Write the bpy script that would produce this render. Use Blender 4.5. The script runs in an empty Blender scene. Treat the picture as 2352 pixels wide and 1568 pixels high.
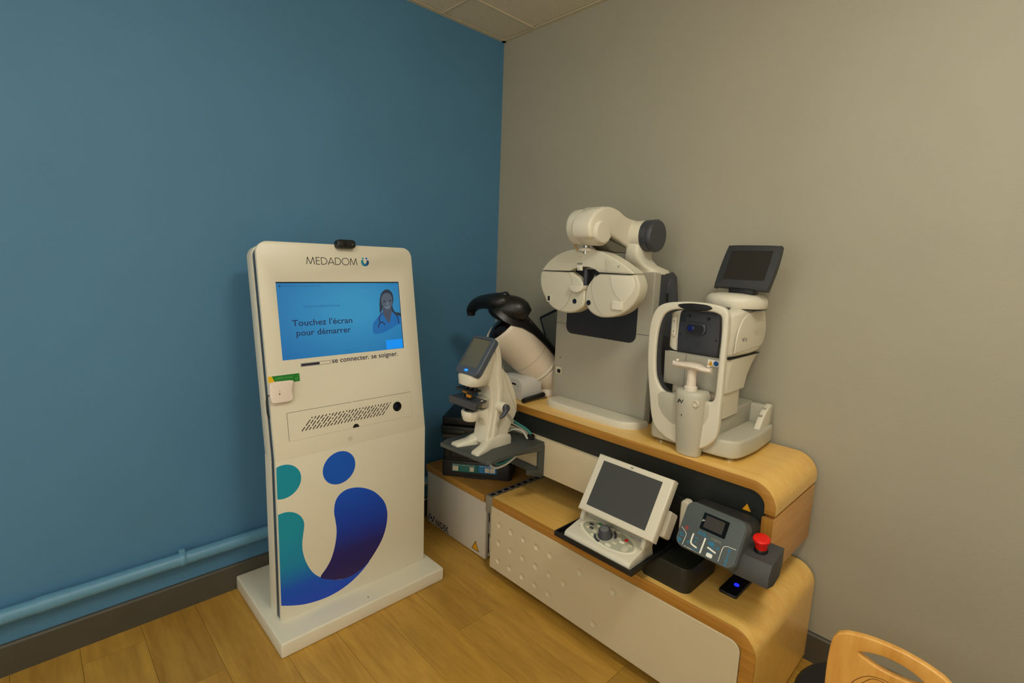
import bpy, bmesh, math, random
from mathutils import Matrix, Vector

random.seed(7)
SC = bpy.context.scene
COL = SC.collection

# ------------------------------------------------------------------ camera
cam_d = bpy.data.cameras.new('camera')
cam_d.sensor_fit = 'HORIZONTAL'
cam_d.sensor_width = 36.0
cam_d.lens = 17.822
cam_d.clip_start = 0.02
cam = bpy.data.objects.new('camera', cam_d)
COL.objects.link(cam)
RX = Vector((0.69163518, 0.72128474, 0.0372706))
DN = Vector((0.13820527, -0.08152113, -0.98704286))
FW = Vector((-0.70890061, 0.68782457, -0.15606823))
cm = Matrix.Identity(4)
for i in range(3):
    cm[i][0] = RX[i]; cm[i][1] = -DN[i]; cm[i][2] = -FW[i]
cm[0][3], cm[1][3], cm[2][3] = 0.0, 0.0, 1.45
cam.matrix_world = cm
SC.camera = cam

# ------------------------------------------------------------------ colour management, world
SC.view_settings.view_transform = 'Standard'
SC.view_settings.look = 'None'
SC.view_settings.gamma = 1.0
SC.view_settings.use_curve_mapping = False
SC.view_settings.exposure = 0.0
w = bpy.data.worlds.new('world'); SC.world = w
w.use_nodes = True
w.node_tree.nodes['Background'].inputs[0].default_value = (1.0, 0.97, 0.86, 1)
w.node_tree.nodes['Background'].inputs[1].default_value = 1.8

# unseen ceiling lamps, the last two added: (x, y, emission strength); opal drums shaped to brighten ceiling and upper walls, built further down
LAMP_COL = (1.0, 0.985, 0.865, 1.0)
UNSEEN_LAMPS = [(0.09, 0.71, 37.0), (-0.51, -0.49, 15.5), (0.69, -1.09, 15.0)]
CEIL = 2.65
BLUE_X, GREY_Y = -2.26, 2.045
SIDE_X, BACK_Y = 1.75, -1.95
ADDED_WIN = (-1.7, 1.3, 0.35, 2.35)                       # added daylight opening, unseen behind the camera, for soft frontal light: x0, x1, z0, z1

# ------------------------------------------------------------------ helpers
def lin(c):
    c = c / 255.0
    return c / 12.92 if c <= 0.04045 else ((c + 0.055) / 1.055) ** 2.4
def rgb(r, g, b): return (lin(r), lin(g), lin(b), 1.0)

MATS = {}
def mat(name, col, rough=0.5, metal=0.0, noise=0.0, nscale=40.0, bump=0.0, bscale=200.0, emit=None, estr=1.0, coat=0.0, spec=0.5, trans=0.0):
    if name in MATS: return MATS[name]
    m = bpy.data.materials.new(name); m.use_nodes = True
    nt = m.node_tree; b = nt.nodes['Principled BSDF']
    b.inputs['Base Color'].default_value = col
    b.inputs['Roughness'].default_value = rough
    b.inputs['Metallic'].default_value = metal
    b.inputs['Specular IOR Level'].default_value = spec
    b.inputs['Coat Weight'].default_value = coat
    b.inputs['Transmission Weight'].default_value = trans
    if emit is not None:
        b.inputs['Emission Color'].default_value = emit
        b.inputs['Emission Strength'].default_value = estr
    if noise or bump:
        tc = nt.nodes.new('ShaderNodeTexCoord')
    if noise:
        n = nt.nodes.new('ShaderNodeTexNoise'); n.inputs['Scale'].default_value = nscale; n.inputs['Detail'].default_value = 6
        nt.links.new(tc.outputs['Object'], n.inputs['Vector'])
        r = nt.nodes.new('ShaderNodeValToRGB')
        r.color_ramp.elements[0].position = 0.3; r.color_ramp.elements[1].position = 0.7
        r.color_ramp.elements[0].color = tuple(c * (1 - noise) for c in col[:3]) + (1,)
        r.color_ramp.elements[1].color = tuple(min(1, c * (1 + noise)) for c in col[:3]) + (1,)
        nt.links.new(n.outputs['Fac'], r.inputs['Fac'])
        nt.links.new(r.outputs['Color'], b.inputs['Base Color'])
    if bump:
        n2 = nt.nodes.new('ShaderNodeTexNoise'); n2.inputs['Scale'].default_value = bscale; n2.inputs['Detail'].default_value = 3
        nt.links.new(tc.outputs['Object'], n2.inputs['Vector'])
        bp = nt.nodes.new('ShaderNodeBump'); bp.inputs['Strength'].default_value = bump; bp.inputs['Distance'].default_value = 0.002
        nt.links.new(n2.outputs['Fac'], bp.inputs['Height'])
        nt.links.new(bp.outputs['Normal'], b.inputs['Normal'])
    MATS[name] = m
    return m

def wood(name, c0, c1, scale, rough=0.42, knots=0.0, per_object=0.0, coat=0.0, c2=None):
    """procedural wood: stretched noise, scale = (x, y, z) frequency in object space"""
    if name in MATS: return MATS[name]
    m = bpy.data.materials.new(name); m.use_nodes = True
    nt = m.node_tree; L = nt.links; b = nt.nodes['Principled BSDF']
    tc = nt.nodes.new('ShaderNodeTexCoord')
    mp = nt.nodes.new('ShaderNodeMapping'); mp.inputs['Scale'].default_value = scale
    L.new(tc.outputs['Object'], mp.inputs['Vector'])
    vec = mp.outputs['Vector']
    if per_object:
        oi = nt.nodes.new('ShaderNodeObjectInfo')
        mul = nt.nodes.new('ShaderNodeVectorMath'); mul.operation = 'ADD'
        mm = nt.nodes.new('ShaderNodeMath'); mm.operation = 'MULTIPLY'; mm.inputs[1].default_value = 37.0
        L.new(oi.outputs['Random'], mm.inputs[0])
        cb = nt.nodes.new('ShaderNodeCombineXYZ'); L.new(mm.outputs[0], cb.inputs[0]); L.new(mm.outputs[0], cb.inputs[1])
        L.new(vec, mul.inputs[0]); L.new(cb.outputs[0], mul.inputs[1]); vec = mul.outputs[0]
    n1 = nt.nodes.new('ShaderNodeTexNoise'); n1.inputs['Scale'].default_value = 1.0; n1.inputs['Detail'].default_value = 8; n1.inputs['Roughness'].default_value = 0.6; n1.inputs['Distortion'].default_value = 0.8
    L.new(vec, n1.inputs['Vector'])
    n2 = nt.nodes.new('ShaderNodeTexNoise'); n2.inputs['Scale'].default_value = 5.0; n2.inputs['Detail'].default_value = 4
    L.new(vec, n2.inputs['Vector'])
    mx = nt.nodes.new('ShaderNodeMath'); mx.operation = 'MULTIPLY_ADD'; mx.inputs[1].default_value = 0.35
    L.new(n2.outputs['Fac'], mx.inputs[0]); L.new(n1.outputs['Fac'], mx.inputs[2])
    r = nt.nodes.new('ShaderNodeValToRGB')
    r.color_ramp.elements[0].position = 0.42; r.color_ramp.elements[0].color = c0
    r.color_ramp.elements[1].position = 0.92; r.color_ramp.elements[1].color = c1
    if c2 is not None:
        el = r.color_ramp.elements.new(0.36); el.color = c2
    L.new(mx.outputs[0], r.inputs['Fac'])
    out = r.outputs['Color']
    if per_object:
        hs = nt.nodes.new('ShaderNodeHueSaturation')
        mr = nt.nodes.new('ShaderNodeMapRange'); mr.inputs['To Min'].default_value = 1 - per_object; mr.inputs['To Max'].default_value = 1 + per_object
        L.new(oi.outputs['Random'], mr.inputs['Value']); L.new(mr.outputs[0], hs.inputs['Value']); L.new(out, hs.inputs['Color']); out = hs.outputs['Color']
    if knots:
        v = nt.nodes.new('ShaderNodeTexVoronoi'); v.inputs['Scale'].default_value = 0.55; v.inputs['Randomness'].default_value = 1.0
        L.new(vec, v.inputs['Vector'])
        kr = nt.nodes.new('ShaderNodeValToRGB'); kr.color_ramp.elements[0].position = 0.03; kr.color_ramp.elements[0].color = (0.35, 0.3, 0.25, 1)
        kr.color_ramp.elements[1].position = 0.11; kr.color_ramp.elements[1].color = (1, 1, 1, 1)
        L.new(v.outputs['Distance'], kr.inputs['Fac'])
        mk_ = nt.nodes.new('ShaderNodeMix'); mk_.data_type = 'RGBA'; mk_.blend_type = 'MULTIPLY'; mk_.inputs[0].default_value = knots
        L.new(out, mk_.inputs[6]); L.new(kr.outputs['Color'], mk_.inputs[7]); out = mk_.outputs[2]
    L.new(out, b.inputs['Base Color'])
    b.inputs['Roughness'].default_value = rough
    b.inputs['Coat Weight'].default_value = coat
    b.inputs['Coat Roughness'].default_value = 0.25
    bp = nt.nodes.new('ShaderNodeBump'); bp.inputs['Strength'].default_value = 0.12; bp.inputs['Distance'].default_value = 0.001
    L.new(mx.outputs[0], bp.inputs['Height']); L.new(bp.outputs['Normal'], b.inputs['Normal'])
    MATS[name] = m
    return m

def grad(name, stops, axis, p0, p1, emit=False, rough=0.4):
    """flat print with a colour gradient along an object-space axis"""
    if name in MATS: return MATS[name]
    m = bpy.data.materials.new(name); m.use_nodes = True
    nt = m.node_tree; L = nt.links; b = nt.nodes['Principled BSDF']
    tc = nt.nodes.new('ShaderNodeTexCoord'); sp = nt.nodes.new('ShaderNodeSeparateXYZ')
    L.new(tc.outputs['Object'], sp.inputs[0])
    mr = nt.nodes.new('ShaderNodeMapRange'); mr.inputs['From Min'].default_value = p0; mr.inputs['From Max'].default_value = p1
    L.new(sp.outputs[axis], mr.inputs['Value'])
    r = nt.nodes.new('ShaderNodeValToRGB')
    while len(r.color_ramp.elements) < len(stops): r.color_ramp.elements.new(0.5)
    for e, (p, c) in zip(r.color_ramp.elements, stops): e.position = p; e.color = c
    L.new(mr.outputs[0], r.inputs['Fac'])
    if emit:
        b.inputs['Base Color'].default_value = (0.01, 0.01, 0.012, 1)
        L.new(r.outputs['Color'], b.inputs['Emission Color']); b.inputs['Emission Strength'].default_value = 1.0
        b.inputs['Roughness'].default_value = 0.25
    else:
        L.new(r.outputs['Color'], b.inputs['Base Color']); b.inputs['Roughness'].default_value = rough
    MATS[name] = m
    return m

def frame(o, u, v):
    u = Vector(u).normalized(); v = Vector(v); v = (v - u * v.dot(u)).normalized(); n = u.cross(v)
    M = Matrix.Identity(4)
    for i in range(3):
        M[i][0] = u[i]; M[i][1] = v[i]; M[i][2] = n[i]; M[i][3] = o[i]
    return M
def FRONT(y): return frame((0, y, 0), (1, 0, 0), (0, 0, 1))      # u = x, v = z, normal -y
def SIDE(x): return frame((x, 0, 0), (0, 1, 0), (0, 0, 1))       # u = y, v = z, normal +x
def TOP(z): return frame((0, 0, z), (1, 0, 0), (0, 1, 0))        # u = x, v = y, normal +z

def wloc(o):
    return Vector((0, 0, 0)) if o is None else Vector(o['_o'])
def finish(name, bm, m, par, M=None, smooth=True, ang=38, kind=None, label=None):
    if M is not None: bm.transform(M)
    off = wloc(par)
    if off.length: bmesh.ops.translate(bm, verts=bm.verts, vec=-off)
    me = bpy.data.meshes.new(name); bm.to_mesh(me); bm.free()
    if smooth:
        for p in me.polygons: p.use_smooth = True
        me.set_sharp_from_angle(angle=math.radians(ang))
    o = bpy.data.objects.new(name, me); COL.objects.link(o)
    if m is not None: me.materials.append(m)
    if par is not None: o.parent = par
    o['_o'] = tuple(off)
    if kind: o['kind'] = kind
    if label: o['label'] = label
    return o
def thing(name, label, cat, loc, group=None):
    o = bpy.data.objects.new(name, None); COL.objects.link(o)
    o.empty_display_size = 0.05
    o.location = loc; o['_o'] = tuple(loc); o['label'] = label; o['category'] = cat
    if group: o['group'] = group
    return o
def copy_part(src, par, delta):
    """a sharing copy of a mesh part, shifted"""
    c = src.copy(); COL.objects.link(c); c.parent = par; c.location = src.location + Vector(delta)
    return c

def area2(p): return sum(p[i][0] * p[(i + 1) % len(p)][1] - p[(i + 1) % len(p)][0] * p[i][1] for i in range(len(p)))
def rrect(u0, u1, v0, v1, r, n=6, corners=(1, 1, 1, 1)):
    """rounded rectangle, corners in order br, tr, tl, bl"""
    out = []
    cs = [(u1 - r, v0 + r, -90), (u1 - r, v1 - r, 0), (u0 + r, v1 - r, 90), (u0 + r, v0 + r, 180)]
    sq = [(u1, v0), (u1, v1), (u0, v1), (u0, v0)]
    for k, (cx, cy, a0) in enumerate(cs):
        if not corners[k] or r <= 0: out.append(sq[k]); continue
        for i in range(n + 1):
            a = math.radians(a0 + 90 * i / n); out.append((cx + r * math.cos(a), cy + r * math.sin(a)))
    return out
def ell(cu, cv, ru, rv=None, n=24, a0=0, a1=360):
    rv = ru if rv is None else rv
    full = abs(a1 - a0) >= 360
    k = n if full else n + 1
    return [(cu + ru * math.cos(math.radians(a0 + (a1 - a0) * i / n)), cv + rv * math.sin(math.radians(a0 + (a1 - a0) * i / n))) for i in range(k)]
def cr(pts, n=4, closed=True):
    """Catmull-Rom through 2D/3D points"""
    P = [Vector(p) for p in pts]; N = len(P); out = []
    rng = range(N) if closed else range(N - 1)
    for i in rng:
        p1, p2 = P[i], P[(i + 1) % N]
        p0 = P[i - 1] if (closed or i > 0) else p1 * 2 - p2
        p3 = P[(i + 2) % N] if (closed or i + 2 < N) else p2 * 2 - p1
        for j in range(n):
            t = j / n
            out.append(0.5 * ((2 * p1) + (p2 - p0) * t + (2 * p0 - 5 * p1 + 4 * p2 - p3) * t * t + (3 * p1 - p0 - 3 * p2 + p3) * t ** 3))
    if not closed: out.append(P[-1])
    return [tuple(p) for p in out]

def prism_bm(pts, n0, n1, bev=0.0, seg=3, holes=(), both=False):
    bm = bmesh.new()
    def loop(ps, ccw):
        if (area2(ps) > 0) != ccw: ps = list(reversed(ps))
        return [bm.verts.new((p[0], p[1], n0)) for p in ps]
    o = loop(list(pts), True)
    if holes:
        es = [bm.edges.new((o[i], o[(i + 1) % len(o)])) for i in range(len(o))]
        for h in holes:
            hv = loop(list(h), False)
            es += [bm.edges.new((hv[i], hv[(i + 1) % len(hv)])) for i in range(len(hv))]
        r = bmesh.ops.triangle_fill(bm, edges=es, use_beauty=True, normal=(0, 0, 1))
        fs = [g for g in r['geom'] if isinstance(g, bmesh.types.BMFace)]
        bmesh.ops.dissolve_limit(bm, angle_limit=0.001, verts=[], edges=[e for e in bm.edges if len(e.link_faces) == 2])
        fs = list(bm.faces)
    else:
        fs = [bm.faces.new(o)]
    r = bmesh.ops.extrude_face_region(bm, geom=fs, use_keep_orig=True)
    vs = [g for g in r['geom'] if isinstance(g, bmesh.types.BMVert)]
    for v in vs: v.co.z = n1
    bmesh.ops.recalc_face_normals(bm, faces=bm.faces)
    if bev > 0:
        bm.normal_update()
        zs = (n1, n0) if both else (n1,)
        es = []
        for e in bm.edges:
            if len(e.link_faces) != 2: continue
            z = e.verts[0].co.z
            if any(abs(z - q) < 1e-7 for q in zs) and abs(e.verts[1].co.z - z) < 1e-7:
                a, b = e.link_faces
                if (abs(a.normal.z) > 0.9) != (abs(b.normal.z) > 0.9): es.append(e)
        bmesh.ops.bevel(bm, geom=es, offset=bev, segments=seg, profile=0.5, affect='EDGES', clamp_overlap=True)
    return bm
def prism(name, pts, M, n0, n1, m, par, bev=0.0, seg=3, holes=(), both=False, **k):
    return finish(name, prism_bm(pts, n0, n1, bev, seg, holes, both), m, par, M, **k)
def box_bm(x, y, z, bev=0.0, seg=3):
    bm = bmesh.new(); bmesh.ops.create_cube(bm, size=1)
    for v in bm.verts:
        v.co = Vector((x[0] if v.co.x < 0 else x[1], y[0] if v.co.y < 0 else y[1], z[0] if v.co.z < 0 else z[1]))
    if bev > 0: bmesh.ops.bevel(bm, geom=list(bm.edges), offset=bev, segments=seg, profile=0.5, affect='EDGES', clamp_overlap=True)
    return bm
def box(name, x, y, z, m, par, bev=0.0, seg=3, M=None, **k):
    return finish(name, box_bm(x, y, z, bev, seg), m, par, M, **k)
def lathe(name, prof, M, m, par, n=28, **k):
    """prof: (r, h) list, axis along the frame's normal"""
    bm = bmesh.new(); rings = []
    for r, h in prof:
        if r < 1e-6: rings.append([bm.verts.new((0, 0, h))])
        else: rings.append([bm.verts.new((r * math.cos(2 * math.pi * i / n), r * math.sin(2 * math.pi * i / n), h)) for i in range(n)])
    for a, b in zip(rings, rings[1:]):
        for i in range(n):
            j = (i + 1) % n
            if len(a) == 1 and len(b) == 1: continue
            if len(a) == 1: bm.faces.new((a[0], b[i], b[j]))
            elif len(b) == 1: bm.faces.new((a[i], a[j], b[0]))
            else: bm.faces.new((a[i], a[j], b[j], b[i]))
    for rg, rev in ((rings[0], True), (rings[-1], False)):
        if len(rg) > 1: bm.faces.new(list(reversed(rg)) if rev else rg)
    bmesh.ops.recalc_face_normals(bm, faces=bm.faces)
    return finish(name, bm, m, par, M, **k)
def loft(name, rings, m, par, closed=True, caps=True, M=None, **k):
    bm = bmesh.new(); R = [[bm.verts.new(p) for p in r] for r in rings]
    for a, b in zip(R, R[1:]):
        N = len(a)
        for i in range(N if closed else N - 1):
            bm.faces.new((a[i], a[(i + 1) % N], b[(i + 1) % N], b[i]))
    if caps and closed:
        bm.faces.new(list(reversed(R[0]))); bm.faces.new(R[-1])
    bmesh.ops.recalc_face_normals(bm, faces=bm.faces)
    return finish(name, bm, m, par, M, **k)
def tube_rings(pts, r, n=10, squash=1.0):
    P = [Vector(p) for p in pts]; N = len(P); rings = []
    T = [(P[min(i + 1, N - 1)] - P[max(i - 1, 0)]).normalized() for i in range(N)]
    a = Vector((0, 0, 1)) if abs(T[0].z) < 0.9 else Vector((1, 0, 0))
    nrm = (a - T[0] * a.dot(T[0])).normalized()
    for i in range(N):
        nrm = (nrm - T[i] * nrm.dot(T[i])).normalized(); bi = T[i].cross(nrm)
        rr = r[i] if isinstance(r, (list, tuple)) else r
        rings.append([tuple(P[i] + (nrm * math.cos(2 * math.pi * j / n) * squash + bi * math.sin(2 * math.pi * j / n)) * rr) for j in range(n)])
    return rings
def tube(name, pts, r, m, par, n=10, squash=1.0, **k):
    return loft(name, tube_rings(pts, r, n, squash), m, par, **k)
def join_bm(bms):
    out = bmesh.new()
    for b in bms:
        me = bpy.data.meshes.new('tmp'); b.to_mesh(me); b.free(); out.from_mesh(me); bpy.data.meshes.remove(me)
    return out
def strip_pts(path, wd):
    """flat 2D ribbon outline along a 2D path"""
    P = [Vector(p) for p in path]; Lf, Rt = [], []
    for i in range(len(P)):
        t = (P[min(i + 1, len(P) - 1)] - P[max(i - 1, 0)]).normalized(); nn = Vector((-t.y, t.x)) * wd / 2
        Lf.append(tuple(P[i] + nn)); Rt.append(tuple(P[i] - nn))
    return Lf + list(reversed(Rt))
def strips(name, paths, wd, M, n0, n1, m, par, **k):
    return finish(name, join_bm([prism_bm(strip_pts(p, wd), n0, n1) for p in paths]), m, par, M, smooth=False, **k)
def text(name, s, M, u, v, h, m, par, width=None, n=0.0004, align='LEFT', bold=0.0, **k):
    """lettering as thin geometry; (u, v) = left (or centre) of the baseline, h = capital height"""
    cu = bpy.data.curves.new(name, 'FONT'); cu.body = s; cu.size = 1.0; cu.extrude = 0.0; cu.offset = bold; cu.resolution_u = 3
    ob = bpy.data.objects.new(name, cu); COL.objects.link(ob)
    dg = bpy.context.evaluated_depsgraph_get(); dg.update()
    me = bpy.data.meshes.new_from_object(ob.evaluated_get(dg))
    bpy.data.objects.remove(ob); bpy.data.curves.remove(cu)
    bm = bmesh.new(); bm.from_mesh(me); bpy.data.meshes.remove(me)
    xs = [q.co.x for q in bm.verts]
    x0, x1 = min(xs), max(xs)
    sy = h / 0.69; sx = sy if width is None else width / (x1 - x0)
    ox = -x0 if align == 'LEFT' else -(x0 + x1) / 2
    for q in bm.verts: q.co = Vector((u + (q.co.x + ox) * sx, v + q.co.y * sy, n))
    bmesh.ops.remove_doubles(bm, verts=bm.verts, dist=1e-6)
    return finish(name, bm, m, par, M, smooth=False, **k)
def struct(o): o['kind'] = 'structure'; return o

# ------------------------------------------------------------------ shared materials
M_BLUE = mat('blue_wall_paint', rgb(78, 130, 168), 0.62, noise=0.035, nscale=2.5, bump=0.25, bscale=260)
M_GREY = mat('grey_wall_paint', rgb(166, 161, 143), 0.62, noise=0.03, nscale=2.5, bump=0.25, bscale=260)
M_OFFW = mat('off_white_wall_paint', rgb(232, 226, 212), 0.7, noise=0.02, nscale=2, bump=0.15, bscale=200)
M_TILE = mat('ceiling_tile_board', rgb(226, 216, 190), 0.85, noise=0.05, nscale=70, bump=0.3, bscale=420)
M_TBAR = mat('ceiling_grid_metal', rgb(214, 202, 172), 0.5)
M_BASEB = mat('dark_baseboard', rgb(76, 72, 62), 0.5, noise=0.08, nscale=12)
M_PIPE = mat('blue_pipe_paint', rgb(98, 150, 182), 0.38, noise=0.02, nscale=6)
M_FLOOR = wood('oak_floor_plank', rgb(160, 118, 46), rgb(200, 156, 68), (2.2, 15, 4), rough=0.38, knots=0.55, per_object=0.10, c2=rgb(126, 90, 34))
M_SLAB = mat('floor_joint_shade', rgb(95, 70, 36), 0.8)  # one even brown for the slabs below the planks and above the tiles
M_KW = mat('kiosk_white_lacquer', rgb(226, 221, 203), 0.36, noise=0.008, nscale=5)
M_KGAP = mat('kiosk_recess_slate', rgb(60, 78, 92), 0.5)
M_WHT = mat('device_white_plastic', rgb(218, 212, 194), 0.36, noise=0.01, nscale=8)
M_WHT2 = mat('device_warm_white_plastic', rgb(214, 205, 184), 0.42, noise=0.01, nscale=8)
M_GRYP = mat('device_grey_plastic', rgb(168, 164, 149), 0.45, noise=0.01, nscale=8)
M_SLATE = mat('slate_plastic', rgb(62, 64, 72), 0.42, noise=0.03, nscale=30)
M_CHAR = mat('charcoal_plastic', rgb(44, 46, 50), 0.45, noise=0.04, nscale=30)
M_BLK = mat('black_plastic', rgb(20, 20, 22), 0.38, noise=0.05, nscale=40)
M_BLKG = mat('black_gloss', rgb(12, 12, 14), 0.12)
M_SCR = mat('dark_screen_glass', rgb(40, 42, 44), 0.16)
M_PANEL = mat('cream_steel_panel', rgb(206, 192, 160), 0.42, noise=0.012, nscale=6)
M_CABW = mat('cabinet_steel_white', rgb(206, 198, 184), 0.4, noise=0.015, nscale=5)
M_FASC = mat('black_fascia', rgb(24, 28, 25), 0.55, noise=0.05, nscale=20)
M_PLYX = wood('oak_veneer_along_x', rgb(240, 184, 88), rgb(252, 210, 120), (2.0, 28, 28), rough=0.30, coat=0.5)
M_PLYE = wood('plywood_edge_layers', rgb(148, 98, 28), rgb(196, 140, 56), (2.0, 8, 130), rough=0.5)
M_PLYS = wood('plywood_edge_layers_upright', rgb(148, 98, 28), rgb(196, 140, 56), (130, 8, 2.0), rough=0.5)
M_PLYB = wood('beech_plywood', rgb(206, 146, 62), rgb(230, 176, 92), (26, 26, 2.2), rough=0.4, coat=0.1)
M_CTOP = wood('cabinet_top_laminate', rgb(172, 122, 50), rgb(198, 148, 70), (3, 12, 30), rough=0.4)
M_CHRM = mat('chrome', rgb(200, 200, 196), 0.18, metal=1.0)
M_INK = mat('print_dark_blue', rgb(26, 28, 62), 0.45)
M_INKK = mat('print_black', rgb(24, 22, 22), 0.5)
M_YEL = mat('warning_yellow', rgb(226, 160, 20), 0.45)
M_WINK = mat('print_white', rgb(240, 240, 232), 0.45)
M_CBLU = mat('print_cyan', rgb(30, 130, 176), 0.45)
M_RED = mat('signal_red', rgb(232, 24, 16), 0.32)
M_TEAL = mat('cable_teal', rgb(26, 118, 112), 0.5)
M_CWHT = mat('cable_white', rgb(196, 196, 186), 0.5)

def nidek_mark(name, M, u, v, h, m, par, n0=0.0, n1=0.0004):
    def T(p): return [(u + a * h, v + b * h) for a, b in p]
    bms = [prism_bm(strip_pts(cr(T([(-0.02, 0.0), (0.12, 0.42), (0.3, 0.82), (0.55, 1.0)]), 4, False), 0.17 * h), n0, n1),
           prism_bm(T(ell(0.66, 0.5, 0.19)), n0, n1),
           prism_bm(strip_pts(cr(T([(0.78, 0.0), (1.02, 0.16), (1.2, 0.58), (1.34, 1.0)]), 4, False), 0.17 * h), n0, n1)]
    return finish(name, join_bm(bms), m, par, M, smooth=False)
def warn_triangle(M, u, v, s, par, n=0.0004):
    def tri(k): return [(u - k, v - k * 0.58), (u + k, v - k * 0.58), (u, v + k * 1.15)]
    t = prism('warning_sticker', tri(s * 0.5), M, 0, n, M_INKK, par, smooth=False)
    prism('sticker_face', tri(s * 0.4), M, n, n * 1.6, M_YEL, t, smooth=False)
    return t

# ------------------------------------------------------------------ the room
floor = struct(box('floor', (BLUE_X - 0.1, SIDE_X + 0.1), (BACK_Y - 0.1, GREY_Y + 0.1), (-0.12, -0.008), M_SLAB, None, smooth=False))
PW, PL = 0.182, 1.26
pl_m = None
row = 0
y = 0.225 - 12 * PW
while y < GREY_Y - 0.001:
    y0, y1 = max(y, BACK_Y), min(y + PW, GREY_Y)
    if y1 - y0 > 0.01:
        x = -1.80 - PL * 2 + ((row * 0.43) % 1.0) * PL if abs(y - 0.225) > 0.01 else -1.80 - PL
        while x < SIDE_X:
            x0, x1 = max(x, BLUE_X), min(x + PL, SIDE_X)
            if x1 - x0 > 0.02:
                o = box('plank', (x0 + 0.0006 - (x0 + x1) / 2, x1 - 0.0006 - (x0 + x1) / 2), (y0 + 0.0005 - (y0 + y1) / 2, y1 - 0.0005 - (y0 + y1) / 2), (-0.008, 0.0), M_FLOOR, None, smooth=False)
                o.parent = floor; o.location = ((x0 + x1) / 2, (y0 + y1) / 2, 0)
            x += PL
    y += PW; row += 1

struct(box('wall_left', (BLUE_X - 0.1, BLUE_X), (BACK_Y, GREY_Y), (0, CEIL + 0.1), M_BLUE, None, smooth=False))
struct(box('wall_right', (BLUE_X - 0.1, SIDE_X + 0.1), (GREY_Y, GREY_Y + 0.1), (0, CEIL + 0.1), M_GREY, None, smooth=False))
struct(box('wall_side', (SIDE_X, SIDE_X + 0.1), (BACK_Y, GREY_Y), (0, CEIL + 0.1), M_OFFW, None, smooth=False))
struct(prism('wall_back', [(BLUE_X - 0.1, 0), (SIDE_X + 0.1, 0), (SIDE_X + 0.1, CEIL + 0.1), (BLUE_X - 0.1, CEIL + 0.1)], FRONT(BACK_Y), 0, 0.1, M_OFFW, None, smooth=False,
             holes=[[(ADDED_WIN[0], ADDED_WIN[2]), (ADDED_WIN[1], ADDED_WIN[2]), (ADDED_WIN[1], ADDED_WIN[3]), (ADDED_WIN[0], ADDED_WIN[3])]]))
wf = struct(prism('window_1', [(ADDED_WIN[0], ADDED_WIN[2]), (ADDED_WIN[1], ADDED_WIN[2]), (ADDED_WIN[1], ADDED_WIN[3]), (ADDED_WIN[0], ADDED_WIN[3])], FRONT(BACK_Y - 0.03), 0, 0.05, M_TBAR, None, smooth=False,
                  holes=[[(ADDED_WIN[0] + 0.05, ADDED_WIN[2] + 0.05), (ADDED_WIN[1] - 0.05, ADDED_WIN[2] + 0.05), (ADDED_WIN[1] - 0.05, ADDED_WIN[3] - 0.05), (ADDED_WIN[0] + 0.05, ADDED_WIN[3] - 0.05)]]))  # added frame without pane; the unseen opening lets in soft frontal light
box('window_mullion', (-0.225, -0.175), (BACK_Y - 0.075, BACK_Y - 0.035), (ADDED_WIN[2] + 0.05, ADDED_WIN[3] - 0.05), M_TBAR, wf, smooth=False)
ld = bpy.data.lights.new('window_portal', 'AREA'); ld.shape = 'RECTANGLE'; ld.size = ADDED_WIN[1] - ADDED_WIN[0]; ld.size_y = ADDED_WIN[3] - ADDED_WIN[2]; ld.cycles.is_portal = True
lo = bpy.data.objects.new('window_portal', ld); COL.objects.link(lo); lo.location = ((ADDED_WIN[0] + ADDED_WIN[1]) / 2, BACK_Y - 0.09, (ADDED_WIN[2] + ADDED_WIN[3]) / 2); lo.rotation_euler = (math.radians(90), 0, 0); lo.parent = wf
ceiling = struct(box('ceiling', (BLUE_X - 0.1, SIDE_X + 0.1), (BACK_Y - 0.1, GREY_Y + 0.1), (CEIL + 0.02, CEIL + 0.12), M_SLAB, None, smooth=False))
gx = [BLUE_X + 0.022] + [-2.01 + 0.6 * i for i in range(7)] + [SIDE_X]
gy = [BACK_Y] + [1.61 - 0.6 * i for i in range(5, -1, -1)] + [GREY_Y - 0.022]
for i in range(len(gx) - 1):
    for j in range(len(gy) - 1):
        box('ceiling_tile', (gx[i] + 0.008, gx[i + 1] - 0.008), (gy[j] + 0.008, gy[j + 1] - 0.008), (CEIL, CEIL + 0.018), M_TILE, ceiling, smooth=False)
for xx in gx[1:-1]:
    box('grid_bar', (xx - 0.006, xx + 0.006), (BACK_Y, GREY_Y - 0.03), (CEIL - 0.006, CEIL + 0.018), M_TBAR, ceiling, smooth=False)
for yy in gy[1:-1]:
    box('grid_bar', (BLUE_X + 0.03, SIDE_X), (yy - 0.006, yy + 0.006), (CEIL - 0.005, CEIL + 0.017), M_TBAR, ceiling, smooth=False)
struct(box('trim_1', (BLUE_X, BLUE_X + 0.024), (BACK_Y, GREY_Y), (CEIL - 0.004, CEIL + 0.02), M_TBAR, None, smooth=False))
struct(box('trim_2', (BLUE_X, SIDE_X), (GREY_Y - 0.024, GREY_Y), (CEIL - 0.004, CEIL + 0.02), M_TBAR, None, smooth=False))
bbp = [(0, 0), (0.016, 0), (0.016, 0.106), (0.010, 0.112), (0, 0.112)]
struct(prism('baseboard_left', bbp, frame((BLUE_X, GREY_Y, 0), (1, 0, 0), (0, 0, 1)), 0, GREY_Y - BACK_Y, M_BASEB, None, smooth=False))
struct(prism('baseboard_right', [(-a, b) for a, b in bbp], frame((BLUE_X + 0.016, GREY_Y, 0), (0, 1, 0), (0, 0, 1)), 0, SIDE_X - BLUE_X - 0.016, M_BASEB, None, smooth=False))

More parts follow.
